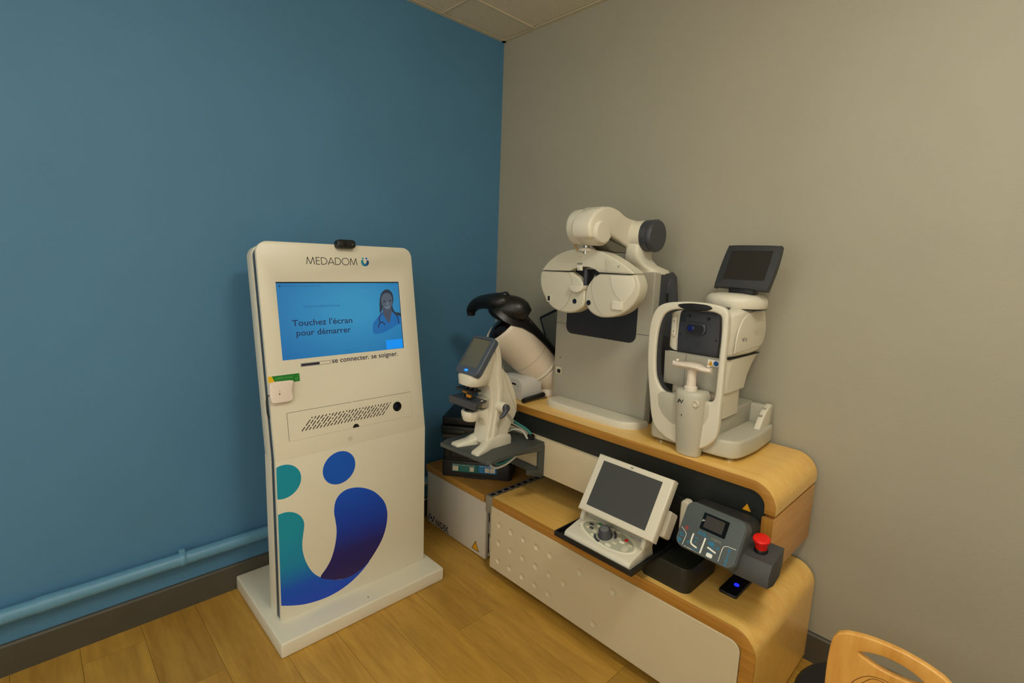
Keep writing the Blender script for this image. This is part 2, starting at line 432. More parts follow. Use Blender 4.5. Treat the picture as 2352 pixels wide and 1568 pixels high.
for k_, (lx, ly, pw) in enumerate(UNSEEN_LAMPS):  # out of view; drum form spreads light sideways onto ceiling and upper walls
    lab = ['round opal ceiling lamp above the wooden chair side of the room', 'round opal ceiling lamp nearest the blue wall', 'round opal ceiling lamp at the back of the room'][k_]
    t = thing('ceiling_light', lab, 'lamp', (lx, ly, CEIL), 'opal ceiling lamps')
    LF = frame((lx, ly, CEIL), (1, 0, 0), (0, -1, 0))
    lathe('lamp_base', [(0, 0), (0.215, 0), (0.215, 0.018), (0.205, 0.022), (0, 0.022)], LF, M_TBAR, t, n=40)
    lathe('opal_drum', [(0.0, 0.022), (0.198, 0.022), (0.198, 0.095), (0.188, 0.112), (0.15, 0.122), (0, 0.124)], LF, mat('opal_glow_%d' % (k_ + 1), rgb(250, 246, 235), 0.4, emit=LAMP_COL, estr=pw), t, n=40)

# heating pipe along the blue wall
PY0 = BACK_Y
t = thing('heating_pipe', 'pale blue painted pipe running along the blue wall above the baseboard', 'pipe', (BLUE_X + 0.036, 0.4, 0.229))
tube('pipe_run', [(BLUE_X + 0.036, yy, 0.229) for yy in (BACK_Y, -1, 0, 0.5, 1.5, GREY_Y)], 0.026, M_PIPE, t, n=24)
tube('pipe_joint', [(BLUE_X + 0.036, yy, 0.229) for yy in (-0.055, -0.05, 0.03, 0.035)], [0.0265, 0.0275, 0.0275, 0.0265], M_PIPE, t, n=24)
c = tube('pipe_clip', [(BLUE_X + 0.036, yy, 0.229) for yy in (0.362, 0.364, 0.380, 0.382)], [0.0275, 0.029, 0.029, 0.0275], M_PIPE, t, n=24)
box('clip_tab', (BLUE_X + 0.026, BLUE_X + 0.046), (0.362, 0.382), (0.254, 0.270), M_PIPE, c, bev=0.002)
box('clip_tab', (BLUE_X, BLUE_X + 0.03), (0.362, 0.382), (0.196, 0.206), M_PIPE, c, bev=0.002)

# ------------------------------------------------------------------ kiosk
K = thing('telehealth_kiosk', 'tall white free-standing touchscreen kiosk with big blue and teal logo', 'kiosk', (-1.93, 0.93, 0))
KM = frame((-1.829, 0, 0.70), (0, 1, 0), (-1.955 + 1.829, 0, 0.79))       # leaning upper panel: u = world y, v = up the slope
KL = SIDE(-1.829)                                                        # upright lower panel: u = world y, v = world z
def KC(u, v, n=0.0): return KM @ Vector((u, v, n))
box('base_plate', (-2.245, -1.712), (0.566, 1.282), (0.0, 0.060), M_KW, K, bev=0.007, seg=3)
lathe('base_screw', [(0.0028, 0), (0.0028, 0.0006)], frame((-1.748, 0.925, 0.0600), (1, 0, 0), (0, 1, 0)), M_INKK, K, n=10)
lp = prism('lower_panel', [(0.608, 0.060), (1.252, 0.060), (1.252, 0.702), (0.608, 0.702)], KL, -0.016, 0.0, M_KW, K, bev=0.002, seg=2)
SCU0, SCU1, SCV0, SCV1 = 0.666, 1.179, 0.3645, 0.652
up = prism('upper_panel', rrect(0.6083, 1.2517, -0.001, 0.800, 0.042, 8, (0, 1, 1, 0)), KM, -0.016, 0.0, M_KW, K, bev=0.002, seg=2,
           holes=[[(SCU0, SCV0), (SCU1, SCV0), (SCU1, SCV1), (SCU0, SCV1)]])
# dark recess between the front sheet and the rear shell, and the rear shell itself
for nm, Mx, pl, mm, a, b in (('recess', KM, rrect(0.6115, 1.2485, -0.006, 0.790, 0.04, 6, (0, 1, 1, 0)), M_KGAP, -0.052, -0.016),
                             ('rear_shell', KM, rrect(0.6085, 1.2515, -0.012, 0.796, 0.042, 8, (0, 1, 1, 0)), M_KW, -0.112, -0.052)):
    prism(nm, pl, Mx, a, b, mm, K, bev=0.003 if nm == 'rear_shell' else 0, seg=2, both=True)
prism('recess', [(0.611, 0.06), (1.249, 0.06), (1.249, 0.70), (0.611, 0.70)], KL, -0.052, -0.016, M_KGAP, K, smooth=False)
prism('rear_shell', [(0.608, 0.06), (1.252, 0.06), (1.252, 0.70), (0.608, 0.70)], KL, -0.112, -0.052, M_KW, K, bev=0.003, seg=2)
# big logo on the lower panel
TEAL_G = grad('logo_teal_to_blue', [(0.0, rgb(0, 66, 200)), (0.22, rgb(0, 84, 206)), (0.45, rgb(0, 138, 190)), (0.75, rgb(0, 150, 184)), (1.0, rgb(0, 152, 184))], 2, 0.09, 0.50)
BLUE_G = grad('logo_blue_to_violet', [(0.0, rgb(40, 24, 92)), (0.3, rgb(28, 30, 110)), (0.6, rgb(0, 58, 178)), (1.0, rgb(0, 82, 208))], 2, 0.14, 0.50)
prism('logo_dot', ell(0.848, 0.617, 0.0675, 0.0675, 40), KL, 0, 0.0005, mat('logo_blue', rgb(0, 92, 212), 0.4), lp, smooth=False)
prism('logo_dot', [(max(0.6095, a), b) for a, b in ell(0.632, 0.619, 0.0655, 0.0655, 40)], KL, 0, 0.0005, mat('logo_teal', rgb(0, 152, 184), 0.4), lp, smooth=False)
swL = cr([(0.6095, 0.498), (0.635, 0.499), (0.662, 0.491), (0.686, 0.472), (0.7, 0.448), (0.704, 0.423), (0.699, 0.388), (0.694, 0.347), (0.698, 0.303), (0.711, 0.257), (0.733, 0.213), (0.762, 0.18), (0.80, 0.155), (0.845, 0.134), (0.90, 0.131), (0.946, 0.145), (0.977, 0.167)], 4, False) + \
      cr([(0.97, 0.157), (0.939, 0.131), (0.899, 0.107), (0.853, 0.090), (0.802, 0.082), (0.748, 0.084), (0.695, 0.094), (0.651, 0.11), (0.6095, 0.129)], 4, False)
prism('logo_swoosh', swL, KL, 0, 0.0005, TEAL_G, lp, smooth=False)
swR = cr([(0.762, 0.18), (0.787, 0.21), (0.809, 0.245), (0.825, 0.297), (0.832, 0.352), (0.828, 0.398), (0.823, 0.437), (0.828, 0.476), (0.844, 0.502), (0.872, 0.516), (0.904, 0.516), (0.936, 0.508), (0.969, 0.492), (1.003, 0.467), (1.037, 0.426), (1.055, 0.387), (1.061, 0.344), (1.054, 0.291), (1.036, 0.243), (1.008, 0.202), (0.977, 0.167), (0.946, 0.145), (0.912, 0.133), (0.873, 0.13), (0.828, 0.141), (0.792, 0.159)], 4)
prism('logo_swoosh', swR, KL, 0, 0.0009, BLUE_G, lp, smooth=False)
# brand line at the top: thin geometric capitals drawn as strokes
def med_letters(u0, v0, h, wd):
    k = 0.0275 / 0.0285
    def arc(cu, cv, ru, rv, a0, a1, n=14): return ell(cu, cv, ru, rv, n, a0, a1) if abs(a1 - a0) < 360 else ell(cu, cv, ru, rv, n, 0, 359)
    out = []; x = u0
    def add(*ps):
        for p in ps: out.append([(x + a * h, v0 + b * h) for a, b in p])
    for ch, adv in (('M', 1.30), ('E', 0.72), ('D', 0.98), ('A', 1.02), ('D', 0.98), ('O', 1.22), ('M', 1.2)):
        if ch == 'M': add([(0.02, 0), (0.16, 1)], [(0.16, 1), (0.55, 0.05)], [(0.55, 0.05), (0.94, 1)], [(0.94, 1), (1.08, 0)])
        if ch == 'E': add([(0.05, 0), (0.05, 1)], [(0.05, 0.96), (0.55, 0.96)], [(0.05, 0.52), (0.52, 0.52)], [(0.05, 0.04), (0.55, 0.04)])
        if ch == 'D': add([(0.05, 0), (0.05, 1)], [(0.05, 0.04)] + ell(0.33, 0.5, 0.5, 0.46, 14, -90, 90) + [(0.05, 0.96)])
        if ch == 'A': add([(0.0, 0), (0.45, 1)], [(0.45, 1), (0.9, 0)], [(0.16, 0.3), (0.74, 0.3)])
        if ch == 'O': add(ell(0.56, 0.5, 0.52, 0.48, 28, 90, 449))
        x += adv * h
    return out
strips('brand_lettering', med_letters(0.7845, 0.719, 0.0282, 0.002), 0.0026, KM, 0, 0.0004, M_INKK, up)
lg = prism('brand_emblem', cr([(1.0105, 0.741), (1.0085, 0.731), (1.012, 0.722), (1.021, 0.7165), (1.033, 0.7175), (1.042, 0.725), (1.0435, 0.735), (1.040, 0.7415), (1.035, 0.7405), (1.0335, 0.735), (1.030, 0.7285), (1.0255, 0.726), (1.021, 0.729), (1.0195, 0.735), (1.0175, 0.741), (1.014, 0.7425)], 3), KM, 0, 0.0004,
           grad('emblem_teal_to_blue', [(0.0, rgb(20, 150, 160)), (0.5, rgb(10, 110, 160)), (1.0, rgb(30, 30, 100))], 1, 1.008 - 0.93, 1.044 - 0.93), up, smooth=False)
prism('emblem_dot', ell(1.018, 0.7480, 0.0042, 0.0042, 14), KM, 0, 0.0004, mat('logo_teal', None), lg, smooth=False)
prism('emblem_dot', ell(1.0335, 0.7480, 0.0042, 0.0042, 14), KM, 0, 0.0004, mat('logo_blue', None), lg, smooth=False)
# screen, sunk behind the panel
BEZ = prism('screen_bezel', [(SCU0 - 0.004, SCV0 - 0.004), (SCU1 + 0.004, SCV0 - 0.004), (SCU1 + 0.004, SCV1 + 0.004), (SCU0 - 0.004, SCV1 + 0.004)], KM, -0.0155, -0.005, M_BLKG, K, smooth=False)
m_scr = bpy.data.materials.new('kiosk_screen_image'); m_scr.use_nodes = True
nt = m_scr.node_tree; b_ = nt.nodes['Principled BSDF']; L_ = nt.links
tc = nt.nodes.new('ShaderNodeTexCoord'); mp = nt.nodes.new('ShaderNodeMapping'); mp.inputs['Location'].default_value = (0, -0.05, -1.20); mp.inputs['Scale'].default_value = (0, 2.0, 3.0)
L_.new(tc.outputs['Object'], mp.inputs['Vector'])
gr = nt.nodes.new('ShaderNodeTexGradient'); gr.gradient_type = 'SPHERICAL'
mp.inputs['Location'].default_value = (0, -0.03 * 2.0, -1.24 * 3.0)
L_.new(mp.outputs['Vector'], gr.inputs['Vector'])
ra = nt.nodes.new('ShaderNodeValToRGB')
ra.color_ramp.elements[0].position = 0.25; ra.color_ramp.elements[0].color = rgb(6, 104, 164)
ra.color_ramp.elements[1].position = 0.85; ra.color_ramp.elements[1].color = rgb(46, 140, 184)
L_.new(gr.outputs['Fac'], ra.inputs['Fac'])
L_.new(ra.outputs['Color'], b_.inputs['Emission Color']); b_.inputs['Emission Strength'].default_value = 0.92
b_.inputs['Base Color'].default_value = (0.01, 0.01, 0.012, 1); b_.inputs['Roughness'].default_value = 0.3
scr = prism('screen', [(SCU0 + 0.001, SCV0), (SCU1 - 0.003, SCV0), (SCU1 - 0.003, SCV1 - 0.004), (SCU0 + 0.001, SCV1 - 0.004)], KM, -0.005, -0.0042, m_scr, K, smooth=False)
def emi(name, c): return mat(name, (0.01, 0.01, 0.012, 1), 0.3, emit=c, estr=1.0)
E_TXT = emi('screen_text_navy', rgb(10, 40, 78)); E_LT = emi('screen_text_soft', rgb(18, 84, 140))
def scr_text(s, u, v, h, w_, m=E_TXT, nm='screen_text', bold=0.0): return text(nm, s, KM, u, v, h, m, scr, width=w_, n=-0.0039, bold=bold)
scr_text("Touchez l'écran", 0.7124, 0.4878, 0.0225, 0.238, bold=0.012, nm='headline_text')
scr_text("pour démarrer", 0.7245, 0.4505, 0.0225, 0.217, bold=0.012, nm='headline_text')
scr_text("solution de téléophtalmologie", 0.757, 0.5565, 0.0080, 0.149, E_LT, 'subtitle_text')
prism('status_icon', ell(0.679, 0.6375, 0.0035, n=12), KM, -0.0042, -0.0039, E_TXT, scr, smooth=False)
def tiny_print(nm, u, v, h, w_, M_, m_, par_, n0=-0.0042, n1=-0.0039):      # print too small to read in the photograph
    rr = random.Random(int(u * 9000)); x_ = u; ps = []
    while x_ < u + w_:
        for _ in range(rr.randint(3, 8)):
            if x_ > u + w_: break
            hh = h * rr.choice((0.7, 0.7, 1.0)); ps.append([(x_, v), (x_, v + hh)]); ps.append([(x_, v + hh * rr.random()), (x_ + h * 0.45, v + hh * 0.6)]); x_ += h * 0.72
        x_ += h * 0.6
    return strips(nm, ps, h * 0.2, M_, n0, n1, m_, par_, kind='stuff')
tiny_print('status_print', 0.6850, 0.6345, 0.0060, 0.148, KM, E_LT, scr)
tiny_print('status_print', 1.125, 0.6405, 0.0038, 0.035, KM, E_LT, scr)
tiny_print('footer_print', 0.682, 0.3815, 0.0038, 0.045, KM, E_LT, scr); tiny_print('footer_print', 0.682, 0.3745, 0.0038, 0.012, KM, E_LT, scr); tiny_print('footer_print', 0.912, 0.376, 0.0038, 0.025, KM, E_LT, scr)
bt = prism('screen_button', [(1.095, 0.3665), (1.1745, 0.3665), (1.1745, 0.4055), (1.095, 0.4055)], KM, -0.0042, -0.0038, emi('screen_button_blue', rgb(0, 140, 236)), scr, smooth=False)
# portrait of a smiling clinician shown on the screen, flat picture
def pic(nm, pts, col, z, sm=3): return prism(nm, cr(pts, sm) if sm else pts, KM, z, z + 0.00012, emi('picture_' + nm, col), scr, smooth=False)
def fz(x, y):                # portrait layout grid, 980 x 1568 cells over the right end of the screen
    u = 1.0395 + (x - 180) * 0.000212; v = 0.4353 + (1135 - y) * 0.000185 + (x - 300) * 0.000022
    return (min(u, SCU1 - 0.0035), v)
pic('portrait_hair', [fz(*q) for q in [(360, 690), (362, 520), (380, 360), (420, 240), (500, 170), (580, 170), (650, 230), (682, 320), (680, 450), (650, 560), (690, 690), (760, 730), (830, 760), (830, 900), (720, 850), (600, 640), (450, 560), (410, 620)]], rgb(30, 44, 58), -0.0041)
pic('portrait_coat', [fz(*q) for q in [(180, 960), (210, 860), (330, 740), (420, 680), (520, 780), (620, 690), (720, 790), (830, 830), (830, 985), (740, 1010), (560, 1085), (400, 1130), (250, 1130), (180, 1090)]], rgb(14, 96, 158), -0.0040)
pic('portrait_neck', [fz(*q) for q in [(440, 560), (600, 580), (620, 700), (585, 820), (540, 940), (480, 830), (430, 720)]], rgb(62, 70, 84), -0.0039)
pic('portrait_face', [fz(*q) for q in [(430, 300), (490, 250), (570, 250), (630, 300), (655, 400), (650, 500), (620, 580), (560, 625), (500, 615), (450, 560), (415, 480), (408, 380)]], rgb(72, 84, 98), -0.0038)
for ex in (480, 610): pic('portrait_eye', [fz(ex - 32, 432), fz(ex, 418), fz(ex + 32, 430), fz(ex, 446)], rgb(24, 30, 36), -0.0037, 2)
pic('portrait_smile', [fz(*q) for q in [(462, 535), (520, 560), (600, 545), (560, 600), (510, 592)]], rgb(96, 118, 134), -0.0037, 2)
pic('portrait_nose', [fz(*q) for q in [(545, 440), (565, 505), (540, 525), (515, 505)]], rgb(98, 112, 126), -0.0037, 2)
for q_ in ([(420, 680), (350, 740), (330, 820), (350, 890)], [(300, 1000), (315, 930), (370, 890), (420, 910), (445, 970)], [(720, 790), (755, 860), (765, 990)]):
    strips('portrait_stethoscope', [cr([fz(*q) for q in q_], 4, False)], 0.0045, KM, -0.0039, -0.00375, emi('picture_stethoscope', rgb(16, 34, 66)), scr)
# tagline under the screen
prism('progress_outline', rrect(0.7282, 0.8438, 0.3338, 0.3472, 0.003, 3), KM, 0, 0.0004, M_INK, up, smooth=False, holes=[rrect(0.7294, 0.8426, 0.3350, 0.3460, 0.002, 3)])
prism('progress_fill', rrect(0.7310, 0.8010, 0.3362, 0.3448, 0.001, 2), KM, 0, 0.0004, M_INK, up, smooth=False)
text('tagline_lettering', 'se connecter. se soigner.', KM, 0.8500, 0.3350, 0.0192, M_INK, up, width=0.294, bold=0.012)
# service flap below: hair-line joints, speaker slots, finger notch and round camera window
OU0, OU1, OV0, OV1 = 0.6624, 1.1905, 0.0652, 0.1705
strips('flap_joint', [[(OU0, OV1), (0.915, OV1)], [(0.921, OV1), (OU1, OV1)], [(OU0, OV0), (OU0, OV1)]], 0.0012, KM, 0, 0.0003, M_INKK, up)
strips('flap_joint', [[(OU0, OV0), (OU1, OV0)], [(OU1, OV0), (OU1, OV1)]], 0.0005, KM, 0, 0.0003, M_GRYP, up)
slots = []
for i in range(25):
    b0 = 0.7105 + i * (1.0465 - 0.7105) / 24
    cuts = [0.0, 0.30 + 0.12 * math.sin(i * 2.1), 0.38 + 0.12 * math.sin(i * 2.1), 0.72 + 0.1 * math.cos(i * 1.3), 0.80 + 0.1 * math.cos(i * 1.3), 1.0]
    for a, b in ((0, 1), (2, 3), (4, 5)):
        q0, q1 = cuts[a], min(1.0, cuts[b])
        if q1 - q0 < 0.03: continue
        slots.append([(b0 + 0.0445 * q0, 0.0935 + 0.047 * q0), (b0 + 0.0445 * q1, 0.0935 + 0.047 * q1)])
strips('speaker_slots', slots, 0.0034, KM, 0, 0.0004, M_BLK, up, kind='stuff')
cw = lathe('camera_window', [(0.0, 0.0), (0.0205, 0.0), (0.0205, 0.0012), (0.019, 0.0016), (0.0, 0.0016)], KM @ Matrix.Translation((1.1198, 0.1175, 0)), M_BLKG, K, n=32)
lathe('camera_lens', [(0.0, 0.0), (0.006, 0.0), (0.006, 0.001), (0.0, 0.0015)], KM @ Matrix.Translation((1.115, 0.1215, 0.0016)), mat('lens_blue', rgb(14, 24, 70), 0.1), cw, n=20)
prism('finger_notch', ell(0.9265, 0.0656, 0.0135, 0.0145, 20, 0, 180), KM, 0, 0.0004, M_BLK, K, smooth=False)
lathe('lower_lock', [(0, 0), (0.010, 0), (0.010, 0.0006), (0, 0.0008)], KM @ Matrix.Translation((0.897, 0.026, 0)), mat('lock_grey', rgb(206, 198, 178), 0.4), K, n=20)
st = prism('card_sticker', rrect(0.609, 0.7205, 0.282, 0.3118, 0.003, 3), KM, 0, 0.0005, mat('sticker_green', rgb(16, 122, 34), 0.45), up, smooth=False)
prism('sticker_corner', [(0.609, 0.282), (0.634, 0.282), (0.622, 0.3118), (0.609, 0.3118)], KM, 0.0005, 0.0008, mat('sticker_yellow', rgb(228, 184, 8), 0.45), st, smooth=False)
text('sticker_lettering', 'CARTE VITALE', KM, 0.634, 0.2975, 0.0075, mat('sticker_pale_green', rgb(96, 178, 90), 0.5), st, width=0.060, n=0.0008)
strips('sticker_emblem', [ell(0.7095, 0.292, 0.004, 0.005, 14, 100, 440), cr([(0.713, 0.296), (0.716, 0.303), (0.7135, 0.307)], 3, False)], 0.0013, KM, 0.0005, 0.0008, MATS['sticker_pale_green'], st)

# webcam clipped to the top of the kiosk
o_ = KC(0.939, 0.80, 0.0)
t = thing('webcam', 'small black webcam clipped on top of the white kiosk', 'webcam', tuple(o_))
wb = prism('webcam_body', rrect(0.9, 0.978, 0.783, 0.816, 0.012, 6), KM, 0.0005, 0.030, M_BLK, t, bev=0.006, seg=3)
lathe('webcam_lens', [(0, 0), (0.009, 0), (0.009, 0.002), (0.006, 0.0015), (0, 0.001)], KM @ Matrix.Translation((0.932, 0.800, 0.030)), M_BLKG, t, n=20)
box('webcam_light', (0.960, 0.966), (0.797, 0.799), (0.0300, 0.0306), M_CHRM, t, M=KM)

# card reader on the left edge
t = thing('card_reader', 'white card reader with round emblem on the kiosk left edge', 'card reader', tuple(KC(0.645, 0.25, 0)))
cbm = prism('reader_body', cr([(0.607, 0.228), (0.606, 0.255), (0.608, 0.284), (0.620, 0.291), (0.660, 0.291), (0.690, 0.289), (0.686, 0.276), (0.682, 0.25), (0.6845, 0.226), (0.672, 0.2155), (0.64, 0.2145), (0.614, 0.216)], 4), KM, 0.0008, 0.020, mat('reader_pinkish_white', rgb(236, 222, 212), 0.4), t, bev=0.006, seg=4)
lathe('reader_emblem', [(0, 0), (0.009, 0), (0.009, 0.0006), (0.0075, 0.0009), (0.0068, 0.0003), (0, 0.0003)], KM @ Matrix.Translation((0.655, 0.257, 0.020)), MATS['reader_pinkish_white'], t, n=24)
prism('reader_print', ell(0.637, 0.2465, 0.0025, n=10), KM, 0.020, 0.0204, M_INKK, t, smooth=False)
text('reader_print', 'ıl', KM, 0.6355, 0.252, 0.009, M_GRYP, t, width=0.003, n=0.0203)
tube('reader_cable', cr([tuple(KC(*q)) for q in [(0.607, 0.245, 0.008), (0.600, 0.243, 0.006), (0.5965, 0.225, 0.0), (0.5975, 0.19, -0.005), (0.603, 0.168, -0.016), (0.612, 0.160, -0.03)]], 5, False), 0.0022, M_BLK, t, n=8)

# ------------------------------------------------------------------ lower bench
BX0, BX1, BY0, BY1 = -1.600, -0.433, 1.466, 2.028
LT = 0.385                                              # top of the lower bench
def shell(x0, x1, zt, zb, r, th):
    out = [(x0, zt)] + ell(x1 - r, zt - r, r, r, 14, 90, 0) + [(x1, zb)]
    inn = [(x1 - th, zb)] + ell(x1 - r, zt - r, r - th, r - th, 14, 0, 90) + [(x0, zt - th)]
    return out + inn
t = thing('lower_bench', 'low wooden bench base with dimpled cream front panel and rounded corner', 'bench', (-1.0, 1.75, 0))
LB = t
prism('plywood_shell', shell(BX0, BX1, LT, 0.02, 0.075, 0.042), FRONT(BY1), 0, BY1 - BY0 - 0.004, M_PLYX, t, ang=50)
prism('plywood_edge', shell(BX0, BX1 - 0.0, LT, 0.02, 0.075, 0.042), FRONT(BY0 + 0.004), 0, 0.004, M_PLYE, t, bev=0.0015, seg=2, ang=50)
# dimpled front panel: shallow bowls cut into a steel panel
bm = prism_bm(rrect(BX0 - 0.004, -0.4775, 0.044, 0.3425, 0.034, 8, (0, 1, 0, 0)), 0, 0.022, bev=0.0025, seg=2)
bm.transform(FRONT(BY0 + 0.020))
fp = finish('front_panel', bm, M_PANEL, t)
cut = bmesh.new()
dim = [(c_, r_) for r_, cs in ((0.272, (0, 1, 2, 3, 4, 6, 8)), (0.185, (0, 1, 2, 3, 4, 5)), (0.098, (0, 1, 2, 3, 4, 7))) for c_ in cs]
for c_, r_ in dim:
    bmesh.ops.create_uvsphere(cut, u_segments=44, v_segments=30, radius=0.0210, matrix=Matrix.Translation(Vector((-1.546 + 0.077 * c_, BY0 - 0.002 - 0.0145, r_)) - wloc(t)))
cme = bpy.data.meshes.new('dimple_cut'); cut.to_mesh(cme); cut.free()
cob = bpy.data.objects.new('dimple_cut', cme); COL.objects.link(cob); cob.location = wloc(t)
md = fp.modifiers.new('dimples', 'BOOLEAN'); md.operation = 'DIFFERENCE'; md.object = cob; md.solver = 'EXACT'
bpy.context.view_layer.update()
dg = bpy.context.evaluated_depsgraph_get()
nm_ = bpy.data.meshes.new_from_object(fp.evaluated_get(dg))
fp.modifiers.clear(); fp.data = nm_
for p in nm_.polygons: p.use_smooth = True
nm_.set_sharp_from_angle(angle=math.radians(20))
nm_.name = 'front_panel'
bpy.data.objects.remove(cob); bpy.data.meshes.remove(cme)
box('carcass', (BX0, -0.48), (BY0 + 0.022, BY1 - 0.01), (0.05, 0.3425), M_CABW, t, smooth=False)
for fx, fy in ((-1.50, 1.53), (-1.5, 1.95), (-0.62, 1.95), (-0.62, 1.53)):
    lathe('foot', [(0.0, 0), (0.022, 0), (0.024, 0.008), (0.014, 0.016), (0.014, 0.05), (0, 0.05)], frame((fx, fy, 0), (1, 0, 0), (0, 1, 0)), M_BLK, t, n=16)
# lifting column between the two benches
col_o = prism('lift_column', rrect(-0.850, -0.668, 1.492, 1.72, 0.03, 5), TOP(0), LT, 0.472, mat('column_dark_green_black', rgb(30, 32, 24), 0.45), t, bev=0.004)
prism('lift_column', rrect(-1.52, -1.34, 1.88, 2.01, 0.03, 5), TOP(0), LT, 0.472, MATS['column_dark_green_black'], t, bev=0.004)

# ------------------------------------------------------------------ upper bench (height adjustable)
UX0, UX1, UY0, UY1, UT = -1.800, -0.472, 1.610, 2.028, 0.798
t = thing('upper_bench', 'raised wooden instrument bench with black fascia and rounded right corner', 'bench', (-1.0, 1.82, 0.48))
UB = t
prism('plywood_shell', shell(UX0, UX1, UT, 0.703, 0.078, 0.032), FRONT(UY1), 0, UY1 - UY0 - 0.004, M_PLYX, t, ang=50)
prism('plywood_edge', shell(UX0, UX1, UT, 0.703, 0.078, 0.032), FRONT(UY0 + 0.004), 0, 0.004, M_PLYE, t, bev=0.0015, seg=2, ang=50)
prism('lift_head', rrect(-0.840, -0.678, 1.625, 1.71, 0.025, 5), TOP(0), 0.4725, 0.518, MATS['column_dark_green_black'], t)
prism('lift_head', rrect(-1.51, -1.35, 1.89, 2.0, 0.025, 5), TOP(0), 0.4725, 0.518, MATS['column_dark_green_black'], t)
fa = prism('fascia', rrect(-1.70, UX1 - 0.033, 0.600, UT - 0.033, 0.045, 8, (0, 1, 0, 0)), FRONT(UY0 + 0.020), 0, 0.012, M_FASC, t, smooth=False)
lathe('fascia_screw', [(0, 0), (0.004, 0), (0.003, 0.001), (0, 0.001)], FRONT(UY0 + 0.008) @ Matrix.Translation((-0.532, 0.700, 0)), M_BLK, t, n=12)
warn_triangle(FRONT(UY0 + 0.008), -0.558, 0.697, 0.034, fa)
box('core', (-1.70, UX1 - 0.04), (UY0 + 0.021, UY1 - 0.01), (0.515, UT - 0.034), M_FASC, t, smooth=False)
pb = prism_bm([(-1.70, 0.516), (-0.86, 0.516), (-0.86, 0.684), (-1.70, 0.684)], 0, 0.022, bev=0.002, seg=2); pb.transform(FRONT(UY0 + 0.012))
fp2 = finish('front_panel', pb, M_PANEL, t)
lathe('panel_dimple', [(0.0, -0.0001), (0.013, 0.0), (0.0135, 0.0012), (0.012, 0.0016), (0.009, 0.0007), (0, 0.0004)], FRONT(UY0 - 0.010) @ Matrix.Translation((-1.128, 0.650, 0)), M_PANEL, t, n=24)
prism('end_panel', [(UY0 + 0.002, 0.483), (UY1, 0.483), (UY1, 0.690), (UY0 + 0.002, 0.690)], SIDE(UX1 - 0.036), 0, 0.034, wood('oak_veneer_end', rgb(198, 142, 72), rgb(220, 170, 104), (28, 2.0, 28), rough=0.4, coat=0.1), t, bev=0.0015, seg=2)
prism('end_panel_edge', [(UX1 - 0.036, 0.483), (UX1 - 0.002, 0.483), (UX1 - 0.002, 0.690), (UX1 - 0.036, 0.690)], FRONT(UY0 + 0.0025), 0, 0.003, M_PLYS, t, smooth=False)

# ------------------------------------------------------------------ printer cabinet
t = thing('control_cabinet', 'low white steel cabinet with wooden top in the corner under the printer', 'cabinet', (-1.95, 1.75, 0))
CX0, CX1, CY0, CY1 = -2.197, -1.702, 1.522, 1.97
box('cabinet_body', (CX0 + 0.002, CX1), (CY0 + 0.022, CY1), (0.012, 0.302), M_CABW, t, bev=0.003, seg=2)
dr = box('cabinet_door', (CX0, CX1), (CY0, CY0 + 0.020), (0.006, 0.300), M_CABW, t, bev=0.0025, seg=2)
box('worktop', (CX0 - 0.006, CX1 - 0.012), (CY0 - 0.006, CY1 + 0.02), (0.302, 0.338), M_CTOP, t, bev=0.0015, seg=2)
for z0, z1 in ((0.215, 0.285), (0.050, 0.115)):
    box('hinge', (CX1 - 0.001, CX1 + 0.006), (CY0 + 0.024, CY0 + 0.036), (z0, z1), M_CABW, t, bev=0.002)
    box('hinge_gap', (CX1 - 0.001, CX1 + 0.0015), (CY0 + 0.020, CY0 + 0.023), (z0 - 0.02, z1 + 0.02), M_BLK, t)
for fx in (-2.15, -1.75):
    for fy in (1.58, 1.92):
        lathe('foot', [(0, 0), (0.015, 0), (0.015, 0.012), (0, 0.012)], frame((fx, fy, 0), (1, 0, 0), (0, 1, 0)), M_BLK, t, n=12)
FD = FRONT(CY0)
nidek_mark('brand_emblem', FD, -2.180, 0.0200, 0.040, mat('print_navy', rgb(16, 34, 88), 0.45), dr)
text('brand_lettering', 'NIDEK', FD, -2.112, 0.0150, 0.034, mat('print_navy_grey', rgb(40, 46, 66), 0.45), dr, width=0.118, bold=0.02)
warn_triangle(FD, -1.775, 0.040, 0.058, dr)
# slotted cable duct between cabinet and bench
t = thing('cable_duct', 'grey slotted cable duct between white cabinet and wooden bench', 'cable duct', (-1.65, 1.72, 0.27))
box('duct_body', (-1.684, -1.618), (1.50, 1.945), (0.275, 0.357), mat('duct_grey', rgb(150, 142, 124), 0.5), t, bev=0.002)
first = None
for i in range(10):
    yy = 1.515 + i * 0.043
    for xx, dy in ((-1.672, 0), (-1.644, 0.018)):
        if first is None:
            first = box('duct_slot', (xx, xx + 0.016), (yy, yy + 0.024), (0.355, 0.3585), M_BLK, t, smooth=False); f0 = (xx, yy)
        else:
            copy_part(first, t, (xx - f0[0], yy + dy - f0[1], 0))

